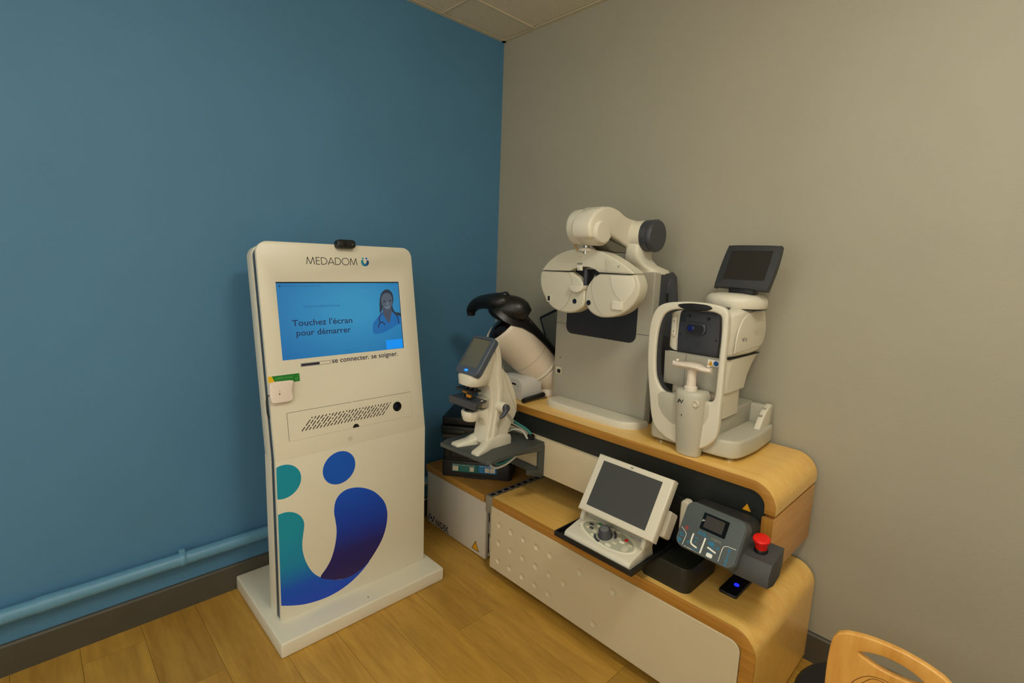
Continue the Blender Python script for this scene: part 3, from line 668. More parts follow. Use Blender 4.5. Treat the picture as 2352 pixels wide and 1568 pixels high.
# ------------------------------------------------------------------ printer, turned in the corner
PM = frame((-2.028, 1.492, 0.338), (0.3, 0.236, 0), (0, 0, 1))       # u along the front, v up, normal towards the room
t = thing('printer', 'black all-in-one printer standing on the wooden cabinet top', 'printer', (-2.0, 1.75, 0.338))
W_, D_ = 0.366, 0.27
PMT = PM @ Matrix.Rotation(math.radians(-90), 4, 'X')               # u along front, v = into depth, normal up
def pz(name, pts, n0, n1, m, bev=0.0, seg=3, par=None): return prism(name, pts, PMT, n0, n1, m, par or t, bev=bev, seg=seg, both=True)
M_PRN = mat('printer_charcoal', rgb(42, 38, 38), 0.5, noise=0.05, nscale=50)
M_PRB = mat('printer_black', rgb(18, 20, 19), 0.4, noise=0.05, nscale=50)
pz('lower_body', rrect(0, W_, 0, D_, 0.022, 5), 0.0, 0.088, M_PRN, bev=0.003)
pz('middle_body', rrect(0.004, W_ - 0.004, 0.004, D_, 0.02, 5), 0.089, 0.205, M_PRN, bev=0.002)
sc_ = pz('scanner_lid', rrect(-0.006, W_ + 0.006, 0.012, D_ + 0.004, 0.016, 5), 0.272, 0.312, M_PRB, bev=0.006)
pz('control_unit', rrect(-0.008, W_ + 0.008, -0.006, D_, 0.02, 5), 0.226, 0.271, M_PRB, bev=0.006)
pz('output_band', rrect(-0.004, W_ + 0.004, -0.002, D_ - 0.01, 0.02, 5), 0.206, 0.225, mat('printer_brown_grey', rgb(62, 56, 52), 0.5), bev=0.002)
box('drawer_notch', (0.122, 0.232), (0.0, 0.016), (-0.004, 0.004), M_BLK, t, M=PM)
strips('front_joint', [[(0.002, 0.103), (W_ - 0.002, 0.103)], [(0.045, 0.103), (0.045, 0.2)]], 0.0015, PM, -0.003, 0.0002, M_BLK, t)
prism('control_display', rrect(0.03, 0.12, 0.240, 0.254, 0.003, 3), PM, 0.004, 0.0085, mat('printer_display', rgb(44, 52, 50), 0.2), t, smooth=False)
for k_ in range(3): prism('control_button', ell(0.165 + 0.03 * k_, 0.247, 0.004, n=10), PM, 0.004, 0.0088, M_SLATE, t, smooth=False)
s1 = prism('promo_sticker', [(0.056, 0.030), (0.195, 0.030), (0.195, 0.072), (0.056, 0.072)], PM, 0, 0.0006, mat('sticker_teal', rgb(0, 104, 100), 0.4), t, smooth=False)
s2 = prism('promo_sticker', [(0.196, 0.032), (0.290, 0.032), (0.290, 0.074), (0.196, 0.074)], PM, 0, 0.0006, mat('sticker_blue', rgb(0, 120, 186), 0.4), t, smooth=False)
text('sticker_lettering', 'Subscribe to a better way to print', PM, 0.060, 0.0635, 0.0058, M_WINK, s1, width=0.118, n=0.0009)
tiny_print('sticker_print', 0.203, 0.0655, 0.0055, 0.080, PM, M_WINK, s2, 0.0006, 0.0009)
for (a, b, c_, d_), pp in (((0.060, 0.034, 0.090, 0.060), s1), ((0.150, 0.036, 0.172, 0.059), s1), ((0.229, 0.037, 0.253, 0.061), s2), ((0.256, 0.037, 0.282, 0.062), s2)):
    prism('sticker_patch', [(a, b), (c_, b), (c_, d_), (a, d_)], PM, 0.0006, 0.001, mat('patch_cream', rgb(222, 212, 190), 0.5), pp, smooth=False)
strips('sticker_lines', [[(0.098, 0.056 - 0.006 * i), (0.143, 0.056 - 0.006 * i)] for i in range(4)] + [[(0.176, 0.052 - 0.008 * i), (0.190, 0.052 - 0.008 * i)] for i in range(2)], 0.0012, PM, 0.0006, 0.0009, mat('sticker_mint', rgb(80, 160, 146), 0.5), s1)
strips('sticker_lines', [[(0.201, 0.056 - 0.006 * i), (0.222, 0.056 - 0.006 * i)] for i in range(4)], 0.0012, PM, 0.0006, 0.0009, mat('sticker_sky', rgb(110, 176, 214), 0.5), s2)

# ------------------------------------------------------------------ lensmeter shelf and lensmeter
SZ = 0.673
t = thing('instrument_shelf', 'dark grey bracket shelf under the white lensmeter', 'shelf', (-1.56, 1.43, SZ - 0.02))
prism('shelf_plate', [(-1.712, 1.285), (-1.690, 1.236), (-1.415, 1.256), (-1.402, 1.270), (-1.412, 1.45), (-1.420, 1.600), (-1.70, 1.600), (-1.712, 1.55)], TOP(SZ - 0.016), 0, 0.016, mat('shelf_slate', rgb(70, 74, 72), 0.5, noise=0.03, nscale=30), t, bev=0.003)
prism('side_bracket', [(1.36, SZ - 0.016), (1.60, SZ - 0.016), (1.60, 0.512), (1.585, 0.512), (1.50, 0.545), (1.50, 0.565), (1.572, 0.552), (1.572, 0.636), (1.46, 0.648)], SIDE(-1.428), 0, 0.012, MATS['shelf_slate'], t, bev=0.001)
prism('mount_frame', [(-1.70, 0.512), (-1.420, 0.512), (-1.420, SZ - 0.016), (-1.70, SZ - 0.016)], FRONT(1.5995), 0, 0.010, MATS['shelf_slate'], t, holes=[[(-1.68, 0.545), (-1.452, 0.545), (-1.452, 0.640), (-1.68, 0.640)]], bev=0.001)
lathe('cable_gland', [(0, 0), (0.016, 0), (0.016, 0.018), (0.010, 0.022), (0, 0.022)], frame((-1.482, 1.578, SZ), (1, 0, 0), (0, 1, 0)), M_BLK, t, n=18)

t = thing('lensmeter', 'white upright lensmeter with tilted grey display standing on dark shelf', 'lensmeter', (-1.555, 1.38, SZ))
LM = t
XC = -1.560
# main column, a curved profile between the two side faces
prof = cr([(1.455, 0.690), (1.487, 0.757), (1.512, 0.800), (1.512, 0.850), (1.490, 0.915), (1.462, 0.965), (1.428, 1.000), (1.410, 1.030), (1.404, 1.08), (1.400, 1.110)], 4, False) + \
       cr([(1.376, 1.134), (1.355, 1.120), (1.315, 1.04), (1.300, 0.985), (1.322, 0.955), (1.352, 0.935), (1.364, 0.88), (1.362, 0.80), (1.350, 0.74), (1.342, 0.690)], 4, False)
prism('column', prof, SIDE(XC - 0.045), 0, 0.092, M_WHT, t, bev=0.010, seg=4, both=True, ang=50)
# side ribs that sweep from the display down to the foot
rib = cr([(1.372, 1.126), (1.392, 1.05), (1.398, 0.98), (1.410, 0.91), (1.400, 0.83), (1.388, 0.76), (1.382, 0.70)], 5, False)
prism('side_rib', strip_pts(rib, 0.026), SIDE(XC + 0.046), 0, 0.010, M_WHT, t, bev=0.004, ang=60)
bk = cr([(1.420, 1.02), (1.440, 0.96), (1.466, 0.90), (1.500, 0.83), (1.515, 0.80)], 5, False)
prism('panel_joint', strip_pts(bk, 0.0018), SIDE(XC + 0.047), 0, 0.0006, M_GRYP, t, smooth=False)
dg2 = cr([(1.440, 0.822), (1.472, 0.785), (1.494, 0.757)], 4, False)
prism('side_groove', strip_pts(dg2, 0.016), SIDE(XC + 0.046), 0, 0.0016, M_GRYP, t, bev=0.001)
# foot: two splayed toes
for sx, x0, x1, xf0, xf1 in (('a', XC + 0.010, XC + 0.062, -1.515, -1.470), ('b', XC - 0.062, XC - 0.010, -1.648, -1.598)):
    rings = []
    for yy, xa, xb, zz in ((1.258, xf0 + 0.006, xf1 - 0.006, 0.008), (1.266, xf0, xf1, 0.012), (1.32, (xf0 + x0) / 2, (xf1 + x1) / 2, 0.022), (1.36, x0, x1, 0.040), (1.40, x0, x1, 0.052), (1.468, x0, x1, 0.040), (1.474, x0 + 0.004, x1 - 0.004, 0.034)):
        rings.append([(xa, yy, SZ), (xb, yy, SZ), (xb, yy, SZ + zz * 0.72), (xb - 0.006, yy, SZ + zz), (xa + 0.006, yy, SZ + zz), (xa, yy, SZ + zz * 0.72)])
    loft('foot_toe', rings, M_WHT, t, ang=50)
# head under the display
hr = []
for zz, y0, y1, hw in ((0.945, 1.262, 1.34, 0.046), (0.950, 1.252, 1.345, 0.052), (0.985, 1.250, 1.352, 0.056), (1.005, 1.262, 1.36, 0.054), (1.07, 1.318, 1.385, 0.048), (1.118, 1.352, 1.392, 0.044)):
    hr.append([(XC + a * hw * 1.0, (y0 + y1) / 2 + b * (y1 - y0) / 2, zz) for a, b in [(1, -0.55), (1, 0.8), (0.85, 1), (-0.85, 1), (-1, 0.8), (-1, -0.55), (-0.72, -0.92), (-0.3, -1.0), (0.3, -1.0), (0.72, -0.92)]])
loft('head', hr, M_WHT, t, ang=60)
DM = frame((XC, 1.266, 0.992), (1, 0.02, 0.0), (0, 0.100, 0.138))
dp = prism('display_housing', rrect(-0.064, 0.072, -0.004, 0.175, 0.022, 6), DM, -0.010, 0.016, mat('display_blue_grey', rgb(72, 80, 92), 0.42), t, bev=0.007, seg=4)
prism('display_screen', [(-0.050, 0.030), (0.052, 0.030), (0.052, 0.158), (-0.050, 0.158)], DM, 0.0155, 0.0166, mat('display_glass_grey', rgb(92, 92, 80), 0.18), dp, smooth=False)
strips('display_edge', [[(-0.050, 0.030), (-0.050, 0.1585), (0.052, 0.1585)]], 0.002, DM, 0.0155, 0.0170, M_BLK, dp)
prism('display_led', rrect(-0.008, 0.012, 0.008, 0.018, 0.003, 3), DM, 0.0155, 0.0168, mat('led_blue', rgb(10, 90, 190), 0.3, emit=rgb(20, 130, 240), estr=1.2), dp, smooth=False)
text('display_mark', '4', DM, 0.002, 0.010, 0.006, mat('led_pale', rgb(150, 210, 250), 0.3, emit=rgb(150, 215, 255), estr=1.0), dp, n=0.0170, align='CENTER')
# lens table, lens support, marking pins, lever
box('lens_table', (XC - 0.112, XC + 0.060), (1.262, 1.276), (0.852, 0.884), M_SLATE, t, bev=0.004)
box('lens_table_top', (XC - 0.108, XC + 0.050), (1.276, 1.335), (0.874, 0.884), M_SLATE, t, bev=0.003)
box('table_bracket', (XC - 0.03, XC + 0.03), (1.33, 1.37), (0.845, 0.885), M_GRYP, t, bev=0.004)
for i, (px_, py_, c_) in enumerate(((-0.040, 1.285, M_BLK), (-0.028, 1.30, M_BLK), (-0.014, 1.285, M_BLK), (0.000, 1.30, M_BLK), (0.014, 1.286, M_BLK), (-0.02, 1.315, M_BLK))):
    tube('marking_pin', [(XC + px_, py_, 0.884), (XC + px_ + 0.004, py_ + 0.004, 0.905), (XC + px_ + 0.006, py_ + 0.014, 0.932)], [0.003, 0.005, 0.006], c_, t, n=8)
box('pin_carrier', (XC - 0.075, XC + 0.030), (1.27, 1.32), (0.918, 0.926), M_BLK, t, bev=0.002)
for px_, py_ in ((-0.022, 1.277), (0.006, 1.274)):
    box('brass_plate', (XC + px_ - 0.013, XC + px_ + 0.013), (py_ - 0.004, py_ + 0.006), (0.899 - px_ * 0.5, 0.913 - px_ * 0.5), mat('brass', rgb(196, 134, 44), 0.3, metal=0.6), t, bev=0.002)
tube('guide_rod', [(XC + 0.018, 1.285, 0.868), (XC + 0.048, 1.315, 0.886)], 0.004, M_CHRM, t, n=10)
lathe('lens_support', [(0.0, 0.796), (0.030, 0.797), (0.036, 0.808), (0.040, 0.834), (0.038, 0.838), (0.0, 0.838)], frame((XC, 1.292, 0), (1, 0, 0), (0, 1, 0)), M_WHT, t, n=28)
lathe('support_cone', [(0.0, 0.838), (0.028, 0.838), (0.026, 0.843), (0.012, 0.851), (0.0075, 0.853), (0.0075, 0.862), (0.0, 0.862)], frame((XC, 1.292, 0), (1, 0, 0), (0, 1, 0)), M_BLK, t, n=24)
lathe('support_port', [(0, 0), (0.005, 0), (0.005, 0.001), (0, 0.001)], FRONT(1.2565) @ Matrix.Translation((XC - 0.012, 0.812, 0)), M_SLATE, t, n=12)
loft('support_arm', [[(XC + a * 0.026, yy, zc + b * hh) for a, b in [(1, -0.7), (1, 0.7), (0.7, 1), (-0.7, 1), (-1, 0.7), (-1, -0.7), (-0.7, -1), (0.7, -1)]] for yy, zc, hh in ((1.318, 0.820, 0.014), (1.335, 0.815, 0.018), (1.352, 0.800, 0.032), (1.37, 0.79, 0.05))], M_WHT, t, ang=60)
lathe('lever_hub', [(0.0, 0), (0.022, 0), (0.021, 0.035), (0.018, 0.040), (0, 0.040)], SIDE(XC + 0.046) @ Matrix.Translation((1.405, 0.848, 0)), M_WHT, t, n=24)
lathe('lever_cap', [(0.0, 0.040), (0.0165, 0.040), (0.0165, 0.052), (0.013, 0.056), (0, 0.056)], SIDE(XC + 0.046) @ Matrix.Translation((1.405, 0.848, 0)), mat('lever_blue_grey', rgb(64, 68, 78), 0.42), t, n=24)
tube('lever', [(XC + 0.096, 1.402, 0.843), (XC + 0.099, 1.385, 0.824), (XC + 0.098, 1.368, 0.814)], [0.011, 0.009, 0.006], MATS['lever_blue_grey'], t, n=12)

# ------------------------------------------------------------------ things at the left end of the upper bench
t = thing('label_printer', 'small white label printer standing behind the lensmeter', 'label printer', (-1.70, 1.72, UT))
prism('printer_body', cr([(-1.790, UT), (-1.792, 0.85), (-1.790, 0.890), (-1.770, 0.905), (-1.672, 0.903), (-1.640, 0.890), (-1.628, 0.86), (-1.630, UT)], 3, False), FRONT(1.79), 0, 0.13, mat('label_printer_white', rgb(206, 204, 200), 0.4), t, bev=0.006, ang=60)
prism('paper_slot', rrect(-1.745, -1.672, 0.868, 0.876, 0.002, 2), FRONT(1.66), 0, 0.0012, M_BLK, t, smooth=False)
strips('body_joint', [[(-1.700, UT + 0.002), (-1.698, 0.868), (-1.650, 0.868)], [(-1.655, 0.868), (-1.655, 0.84), (-1.668, 0.835)]], 0.0012, FRONT(1.66), 0, 0.0005, M_GRYP, t)

t = thing('eye_scanner', 'white barrel-shaped eye scanner with black hooked face mask on the bench', 'eye scanner', (-1.66, 1.90, UT))
BA, BB = Vector((-1.662, 1.888, 0.885)), Vector((-1.775, 1.640, 1.150))
ax = (BB - BA); AL = ax.length; ax.normalize()
u_ = Vector((0.316, -0.949, 0)); u_ = (u_ - ax * u_.dot(ax)).normalized()      # sideways, towards the room
v_ = ax.cross(u_)                                                              # normal completes the frame
BMx = Matrix.Identity(4)
for i in range(3):
    BMx[i][0] = u_[i]; BMx[i][1] = v_[i]; BMx[i][2] = ax[i]; BMx[i][3] = BA[i]
M_SCN = mat('scanner_warm_white', rgb(222, 208, 190), 0.3, coat=0.2)
lathe('barrel', [(0.0, -0.05), (0.080, -0.04), (0.090, 0.01), (0.095, 0.052), (0.091, 0.057), (0.098, 0.062), (0.104, 0.14), (0.108, 0.22), (0.109, 0.30), (0.108, 0.350), (0.104, 0.366), (0.098, 0.371), (0.092, 0.366), (0, 0.362)], BMx, M_SCN, t, n=44)
lathe('barrel_ring', [(0.0985, 0.060), (0.1015, 0.064), (0.1025, 0.073), (0.1000, 0.077), (0.095, 0.068)], BMx, M_WHT, t, n=44)
lathe('barrel_joint', [(0.1045, 0.160), (0.1062, 0.1605), (0.1062, 0.1620), (0.1045, 0.1625)], BMx, M_GRYP, t, n=44)
lathe('eyepiece_glass', [(0, 0.3625), (0.0925, 0.3645), (0.088, 0.369), (0.05, 0.388), (0, 0.396)], BMx, mat('smoked_glass', rgb(20, 10, 8), 0.08), t, n=40)
lathe('scanner_stand', [(0.0, UT), (0.098, UT), (0.098, UT + 0.012), (0.088, UT + 0.03), (0.080, UT + 0.075), (0.0, UT + 0.09)], frame((-1.676, 1.905, 0), (1, 0, 0), (0, 1, 0)), M_SCN, t, n=32)
# black back cover over the barrel and hooked mask at its end; built in the barrel frame
def bp(a, r, h): return BMx @ Vector((r * math.cos(a), r * math.sin(a), h))
hd_ = Vector((0.45, 0.61, 0.64))                                # the barrel's upper rear side carries the hood
up_a = math.atan2(hd_.dot(v_), hd_.dot(u_))
rings = []
for h, r_, wd in ((-0.05, 0.100, 0.50), (0.05, 0.106, 0.55), (0.16, 0.112, 0.60), (0.25, 0.115, 0.72), (0.32, 0.117, 0.95), (0.37, 0.115, 1.22), (0.41, 0.106, 1.34), (0.45, 0.090, 1.36), (0.475, 0.072, 1.32)):
    ring = [tuple(bp(up_a + wd * k_ / 6.0, r_ + 0.008 * math.cos(k_ * math.pi / 12), h)) for k_ in range(-6, 7)]
    ring += [tuple(bp(up_a + wd * k_ / 6.0, r_ - 0.014, h)) for k_ in range(6, -7, -1)]
    rings.append(ring)
loft('black_hood', rings, M_BLK, t, ang=60)
hook = cr([(-1.690, 1.640, 1.262), (-1.745, 1.610, 1.262), (-1.800, 1.602, 1.258), (-1.855, 1.600, 1.252), (-1.908, 1.600, 1.236), (-1.944, 1.600, 1.206), (-1.948, 1.600, 1.176)], 4, False)
tube('face_hook', hook, [(0.012, 0.032, 0.046)[i] if i < 3 else 0.056 - 0.036 * (i / (len(hook) - 1)) ** 1.4 for i in range(len(hook))], M_BLK, t, n=18, squash=0.8)
tube('hood_cap', cr([(-1.640, 1.690, 1.205), (-1.672, 1.668, 1.225), (-1.720, 1.642, 1.232), (-1.770, 1.625, 1.228), (-1.805, 1.615, 1.222), (-1.822, 1.612, 1.220)], 3, False), [0.030, 0.040, 0.050, 0.056, 0.060, 0.062, 0.062, 0.062, 0.061, 0.058, 0.053, 0.046, 0.036, 0.028, 0.018, 0.006], M_BLK, t, n=20)
lathe('hood_knob', [(0, 0), (0.024, 0), (0.026, 0.014), (0.018, 0.028), (0, 0.030)], frame((-1.728, 1.620, 1.278), (1, 0, 0), (0, 1, 0.3)), M_BLK, t, n=20)
prism('hood_emblem', ell(0, 0, 0.009, n=20), frame(tuple(bp(up_a - 0.42, 0.121, 0.30)), tuple(ax), tuple(v_ * math.cos(up_a - 0.42) - u_ * math.sin(up_a - 0.42))), -0.004, 0.001, M_SLATE, t)

t = thing('tablet_panel', 'dark framed flat panel leaning behind the scanner and refraction tower', 'panel', (-1.60, 1.99, UT))
TPm = frame((-1.70, 2.024, UT + 0.001), (0.905, -0.02, 0.425), (-0.425, 0.0, 0.905))
prism('panel_frame', rrect(0, 0.26, 0.0, 0.395, 0.012, 4), TPm, -0.004, 0.014, M_BLK, t, bev=0.003)
prism('panel_face', rrect(0.014, 0.246, 0.014, 0.381, 0.008, 4), TPm, 0.014, 0.0155, mat('panel_grey', rgb(120, 118, 104), 0.3), t, smooth=False)

t = thing('black_cradle', 'flat black cradle bar lying on the bench beside the label printer', 'cradle', (-1.60, 1.74, UT))
tube('cradle_bar', [(-1.598, 1.640, UT + 0.012), (-1.602, 1.65, UT + 0.012), (-1.612, 1.75, UT + 0.013), (-1.622, 1.80, UT + 0.013)], [0.011, 0.013, 0.013, 0.013], M_BLK, t, n=12)
tube('cradle_rod', [(-1.604, 1.66, UT + 0.004), (-1.60, 1.80, UT + 0.0045)], 0.004, mat('rod_brown_grey', rgb(92, 80, 66), 0.4), t, n=8)

# ------------------------------------------------------------------ console tray and control console
t = thing('console_tray', 'flat black pull-out tray carrying the white control console', 'tray', (-0.94, 1.45, 0.47))
TZ = 0.474
box('tray_floor', (-1.104, -0.776), (1.320, 1.588), (TZ, TZ + 0.006), M_BLK, t, bev=0.001)
for nm, xx, yy in (('tray_rim', (-1.104, -0.776), (1.320, 1.326)), ('tray_rim', (-1.104, -1.099), (1.326, 1.588)), ('tray_rim', (-0.781, -0.776), (1.326, 1.588))):
    box(nm, xx, yy, (TZ + 0.006, TZ + 0.018), M_BLK, t, bev=0.0015)
box('tray_arm', (-0.99, -0.89), (1.56, 1.598), (TZ + 0.006, 0.60), M_BLK, t, bev=0.002)
box('tray_back_plate', (-0.86, -0.755), (1.588, 1.598), (TZ + 0.03, 0.665), M_BLK, t, bev=0.002)

t = thing('control_console', 'white control console with tilted dark monitor and round grey dial', 'console', (-0.93, 1.42, TZ + 0.006))
CX = -0.930
ca = math.radians(14)
CMx = frame((CX, 1.338, TZ + 0.030), (1, 0, 0), (0, math.cos(ca), math.sin(ca)))
Z0 = TZ + 0.006
# console body: sloping top, curled front lip
cp = cr([(1.331, Z0), (1.330, Z0 + 0.008), (1.336, Z0 + 0.022), (1.352, Z0 + 0.028), (1.40, Z0 + 0.039), (1.450, Z0 + 0.050)], 4, False) + [(1.466, Z0 + 0.050), (1.480, Z0)]
prism('console_body', cp, SIDE(CX - 0.136), 0, 0.272, M_WHT, t, bev=0.004, seg=3, both=True, ang=45)
kp = prism('key_field', cr([(-0.105, 0.066), (-0.085, 0.092), (-0.03, 0.104), (0.03, 0.102), (0.085, 0.086), (0.112, 0.058), (0.103, 0.036), (0.07, 0.022), (0.02, 0.018), (-0.04, 0.028), (-0.085, 0.044)], 4), CMx, -0.004, 0.0012, mat('key_field_grey', rgb(170, 170, 150), 0.5), t, bev=0.0004)
prism('key_field_ring', cr([(-0.116, 0.066), (-0.09, 0.100), (-0.03, 0.113), (0.035, 0.111), (0.095, 0.092), (0.122, 0.058), (0.111, 0.032), (0.072, 0.015), (0.02, 0.010), (-0.045, 0.020), (-0.093, 0.038)], 4), CMx, -0.004, 0.0006, mat('console_ivory', rgb(228, 224, 202), 0.45), t, bev=0.0004)
dk = lathe('dial', [(0, 0), (0.026, 0.0), (0.026, 0.004), (0.023, 0.008), (0.021, 0.026), (0.018, 0.030), (0.017, 0.029), (0, 0.029)], CMx @ Matrix.Translation((-0.004, 0.058, 0.001)), M_SLATE, t, n=32)
lathe('dial_face', [(0, 0.0290), (0.015, 0.0290), (0.014, 0.0302), (0, 0.0302)], CMx @ Matrix.Translation((-0.004, 0.058, 0.001)), mat('dial_face_grey', rgb(104, 106, 110), 0.45), dk, n=24)
def key(nm, u, v, ru, rv, m, rot=0):
    a = math.radians(rot); pts = [(u + p[0] * math.cos(a) - p[1] * math.sin(a), v + p[0] * math.sin(a) + p[1] * math.cos(a)) for p in rrect(-ru, ru, -rv, rv, min(ru, rv) * 0.95, 4)]
    prism(nm, pts, CMx, 0.0, 0.0032, m, t, bev=0.0008, seg=2)
M_KEY = mat('key_ivory', rgb(206, 200, 178), 0.45); M_KEYG = mat('key_green', rgb(26, 130, 84), 0.45); M_KEYR = mat('key_red', rgb(206, 50, 36), 0.45)
for a in ((-0.052, 0.094, 0.0075, 0.0055, M_KEYG), (0.068, 0.080, 0.0075, 0.006, M_KEYR), (-0.024, 0.100, 0.009, 0.004, M_KEY), (-0.002, 0.100, 0.010, 0.004, M_KEY), (0.024, 0.098, 0.009, 0.004, M_KEY),
          (0.044, 0.074, 0.009, 0.005, M_KEY), (-0.078, 0.078, 0.0085, 0.0045, M_SLATE), (-0.066, 0.062, 0.0085, 0.005, M_SLATE), (-0.046, 0.084, 0.012, 0.006, mat('key_ivory_light', rgb(232, 228, 208), 0.45)),
          (-0.040, 0.036, 0.010, 0.0055, MATS['key_ivory_light']), (-0.046, 0.054, 0.009, 0.0045, M_KEY), (0.030, 0.026, 0.011, 0.0055, MATS['key_ivory_light']), (0.042, 0.046, 0.009, 0.0045, M_KEY), (-0.080, 0.058, 0.007, 0.004, M_KEY),
          (0.086, 0.044, 0.010, 0.014, M_KEY), (0.060, 0.064, 0.010, 0.005, MATS['key_ivory_light']), (0.092, 0.066, 0.008, 0.004, M_KEY)):
    key('key', *a)
for a0_, a1_ in ((10, 62), (205, 270)): strips('dial_arc', [ell(-0.004, 0.058, 0.036, 0.036, 10, a0_, a1_)], 0.008, CMx, 0.001, 0.0036, M_SLATE, t)
prism('pilot_dot', ell(-0.110, 0.046, 0.0016, n=8), CMx, -0.001, 0.0010, M_INKK, t, smooth=False)
# hinge and monitor
tube('hinge_bar', [(CX - 0.118, 1.452, Z0 + 0.058), (CX + 0.118, 1.452, Z0 + 0.058)], 0.014, M_GRYP, t, n=18)
for s_ in (-1, 1):
    prism('hinge_cheek', cr([(1.420, Z0 + 0.032), (1.420, Z0 + 0.062), (1.445, Z0 + 0.085), (1.475, Z0 + 0.075), (1.480, Z0 + 0.045), (1.455, Z0 + 0.022)], 3), SIDE(CX + s_ * 0.128 - 0.008), 0, 0.016, M_WHT, t, bev=0.003, both=True)
MMx = frame((CX + 0.028, 1.392, 0.575), (1, 0.0, 0.0), (0.02, 0.114, 0.176))
mo = prism('monitor_frame', [(-0.152, 0), (0.152, 0), (0.152, 0.212), (-0.152, 0.212)], MMx, -0.030, 0.010, M_WHT, t, bev=0.007, seg=3, both=True)
prism('monitor_screen', [(-0.122, 0.024), (0.116, 0.024), (0.116, 0.192), (-0.122, 0.192)], MMx, 0.0095, 0.0112, mat('monitor_matte_grey', rgb(66, 67, 67), 0.45), mo, smooth=False)
nidek_mark('monitor_emblem', MMx, -0.012, 0.1975, 0.0075, M_INKK, mo, 0.0100, 0.0106)
prism('monitor_back', rrect(-0.10, 0.10, 0.03, 0.18, 0.02, 5), MMx, -0.052, -0.030, M_WHT2, t, bev=0.006)
prism('cable_holder', rrect(0.120, 0.150, 0.030, 0.12, 0.008, 4), MMx, -0.110, -0.060, M_WHT2, t, bev=0.004)
t2 = thing('slim_holder', 'slim white holder standing between monitor and keypad', 'holder', (-0.735, 1.56, 0.60))
prism('holder_body', rrect(-0.750, -0.720, 0.560, 0.672, 0.012, 5), FRONT(1.585), 0, 0.030, M_WHT2, t2, bev=0.005)
box('holder_rest', (-0.753, -0.717), (1.562, 1.596), (0.548, 0.562), M_BLK, t2, bev=0.003)

# ------------------------------------------------------------------ keypad of the workstation
t = thing('bench_keypad', 'dark grey bench keypad with small screen and cyan chair symbols', 'keypad', (-0.60, 1.52, 0.60))
QM = frame((-0.604, 1.425, 0.590), (1, -0.06, 0), (0.030, 0.062, 0.117))
prism('keypad_housing', rrect(-0.097, 0.099, -0.006, 0.142, 0.026, 6), QM, -0.045, -0.002, mat('keypad_grey', rgb(76, 84, 84), 0.5, noise=0.03, nscale=40), t, bev=0.010, seg=4)
kf = prism('keypad_face', rrect(-0.091, 0.093, 0.000, 0.136, 0.022, 6), QM, -0.004, 0.0, MATS['keypad_grey'], t, bev=0.001)
prism('keypad_rim', rrect(-0.093, 0.095, -0.002, 0.138, 0.023, 6), QM, -0.003, 0.0008, mat('keypad_rim_grey', rgb(92, 98, 98), 0.45), t, holes=[rrect(-0.0905, 0.0925, 0.0005, 0.1355, 0.0215, 6)])
ks = prism('keypad_screen', rrect(-0.034, 0.048, 0.070, 0.122, 0.003, 3), QM, 0, 0.0008, M_BLKG, t, smooth=False)
prism('screen_glass', [(-0.024, 0.078), (0.036, 0.078), (0.036, 0.116), (-0.024, 0.116)], QM, 0.0008, 0.0012, mat('keypad_glass', rgb(64, 60, 56), 0.22), ks, smooth=False)
prism('protective_film', [(-0.034, 0.092), (-0.022, 0.098), (-0.030, 0.101)], QM, 0.0012, 0.0016, M_GRYP, ks, smooth=False)
strips('keypad_lines', [cr([(-0.088, 0.052), (-0.070, 0.041), (-0.066, 0.032), (-0.068, 0.002)], 4, False), [(0.050, 0.004), (0.050, 0.04)] + cr([(0.050, 0.04), (0.053, 0.050), (0.063, 0.055)], 3, False) + [(0.088, 0.056)]], 0.0014, QM, 0, 0.0006, M_WINK, kf)
strips('keypad_lines', [[(-0.061, 0.002), (-0.056, 0.0015)], [(-0.052, 0.001), (-0.034, 0.0005)], [(-0.031, 0.000), (0.041, -0.001)]], 0.0018, QM, 0, 0.0006, M_WINK, kf)
ic = [cr([(-0.045, 0.048), (-0.045, 0.024), (-0.040, 0.016), (-0.022, 0.012)], 4, False), [(-0.006, 0.050), (-0.008, 0.002)], [(0.008, 0.028), (0.036, 0.022)]]
strips('chair_symbol', ic, 0.0048, QM, 0, 0.0007, M_WINK, kf)
prism('foot_symbol', rrect(0.011, 0.030, 0.002, 0.014, 0.004, 4), QM, 0, 0.0007, M_WINK, kf, smooth=False)
text('keypad_lettering', 'AUX', QM, -0.034, 0.053, 0.0105, M_CBLU, kf, width=0.027, n=0.0006, bold=0.02)
text('keypad_lettering', 'SYNETIC', QM, 0.010, 0.0525, 0.0068, mat('print_pale_grey', rgb(150, 150, 138), 0.5), kf, width=0.034, n=0.0006)
for i, s_ in enumerate('0123'): text('key_number', s_, QM, 0.071, 0.041 - 0.0132 * i, 0.0105, M_CBLU, kf, n=0.0006, align='CENTER', bold=0.02)
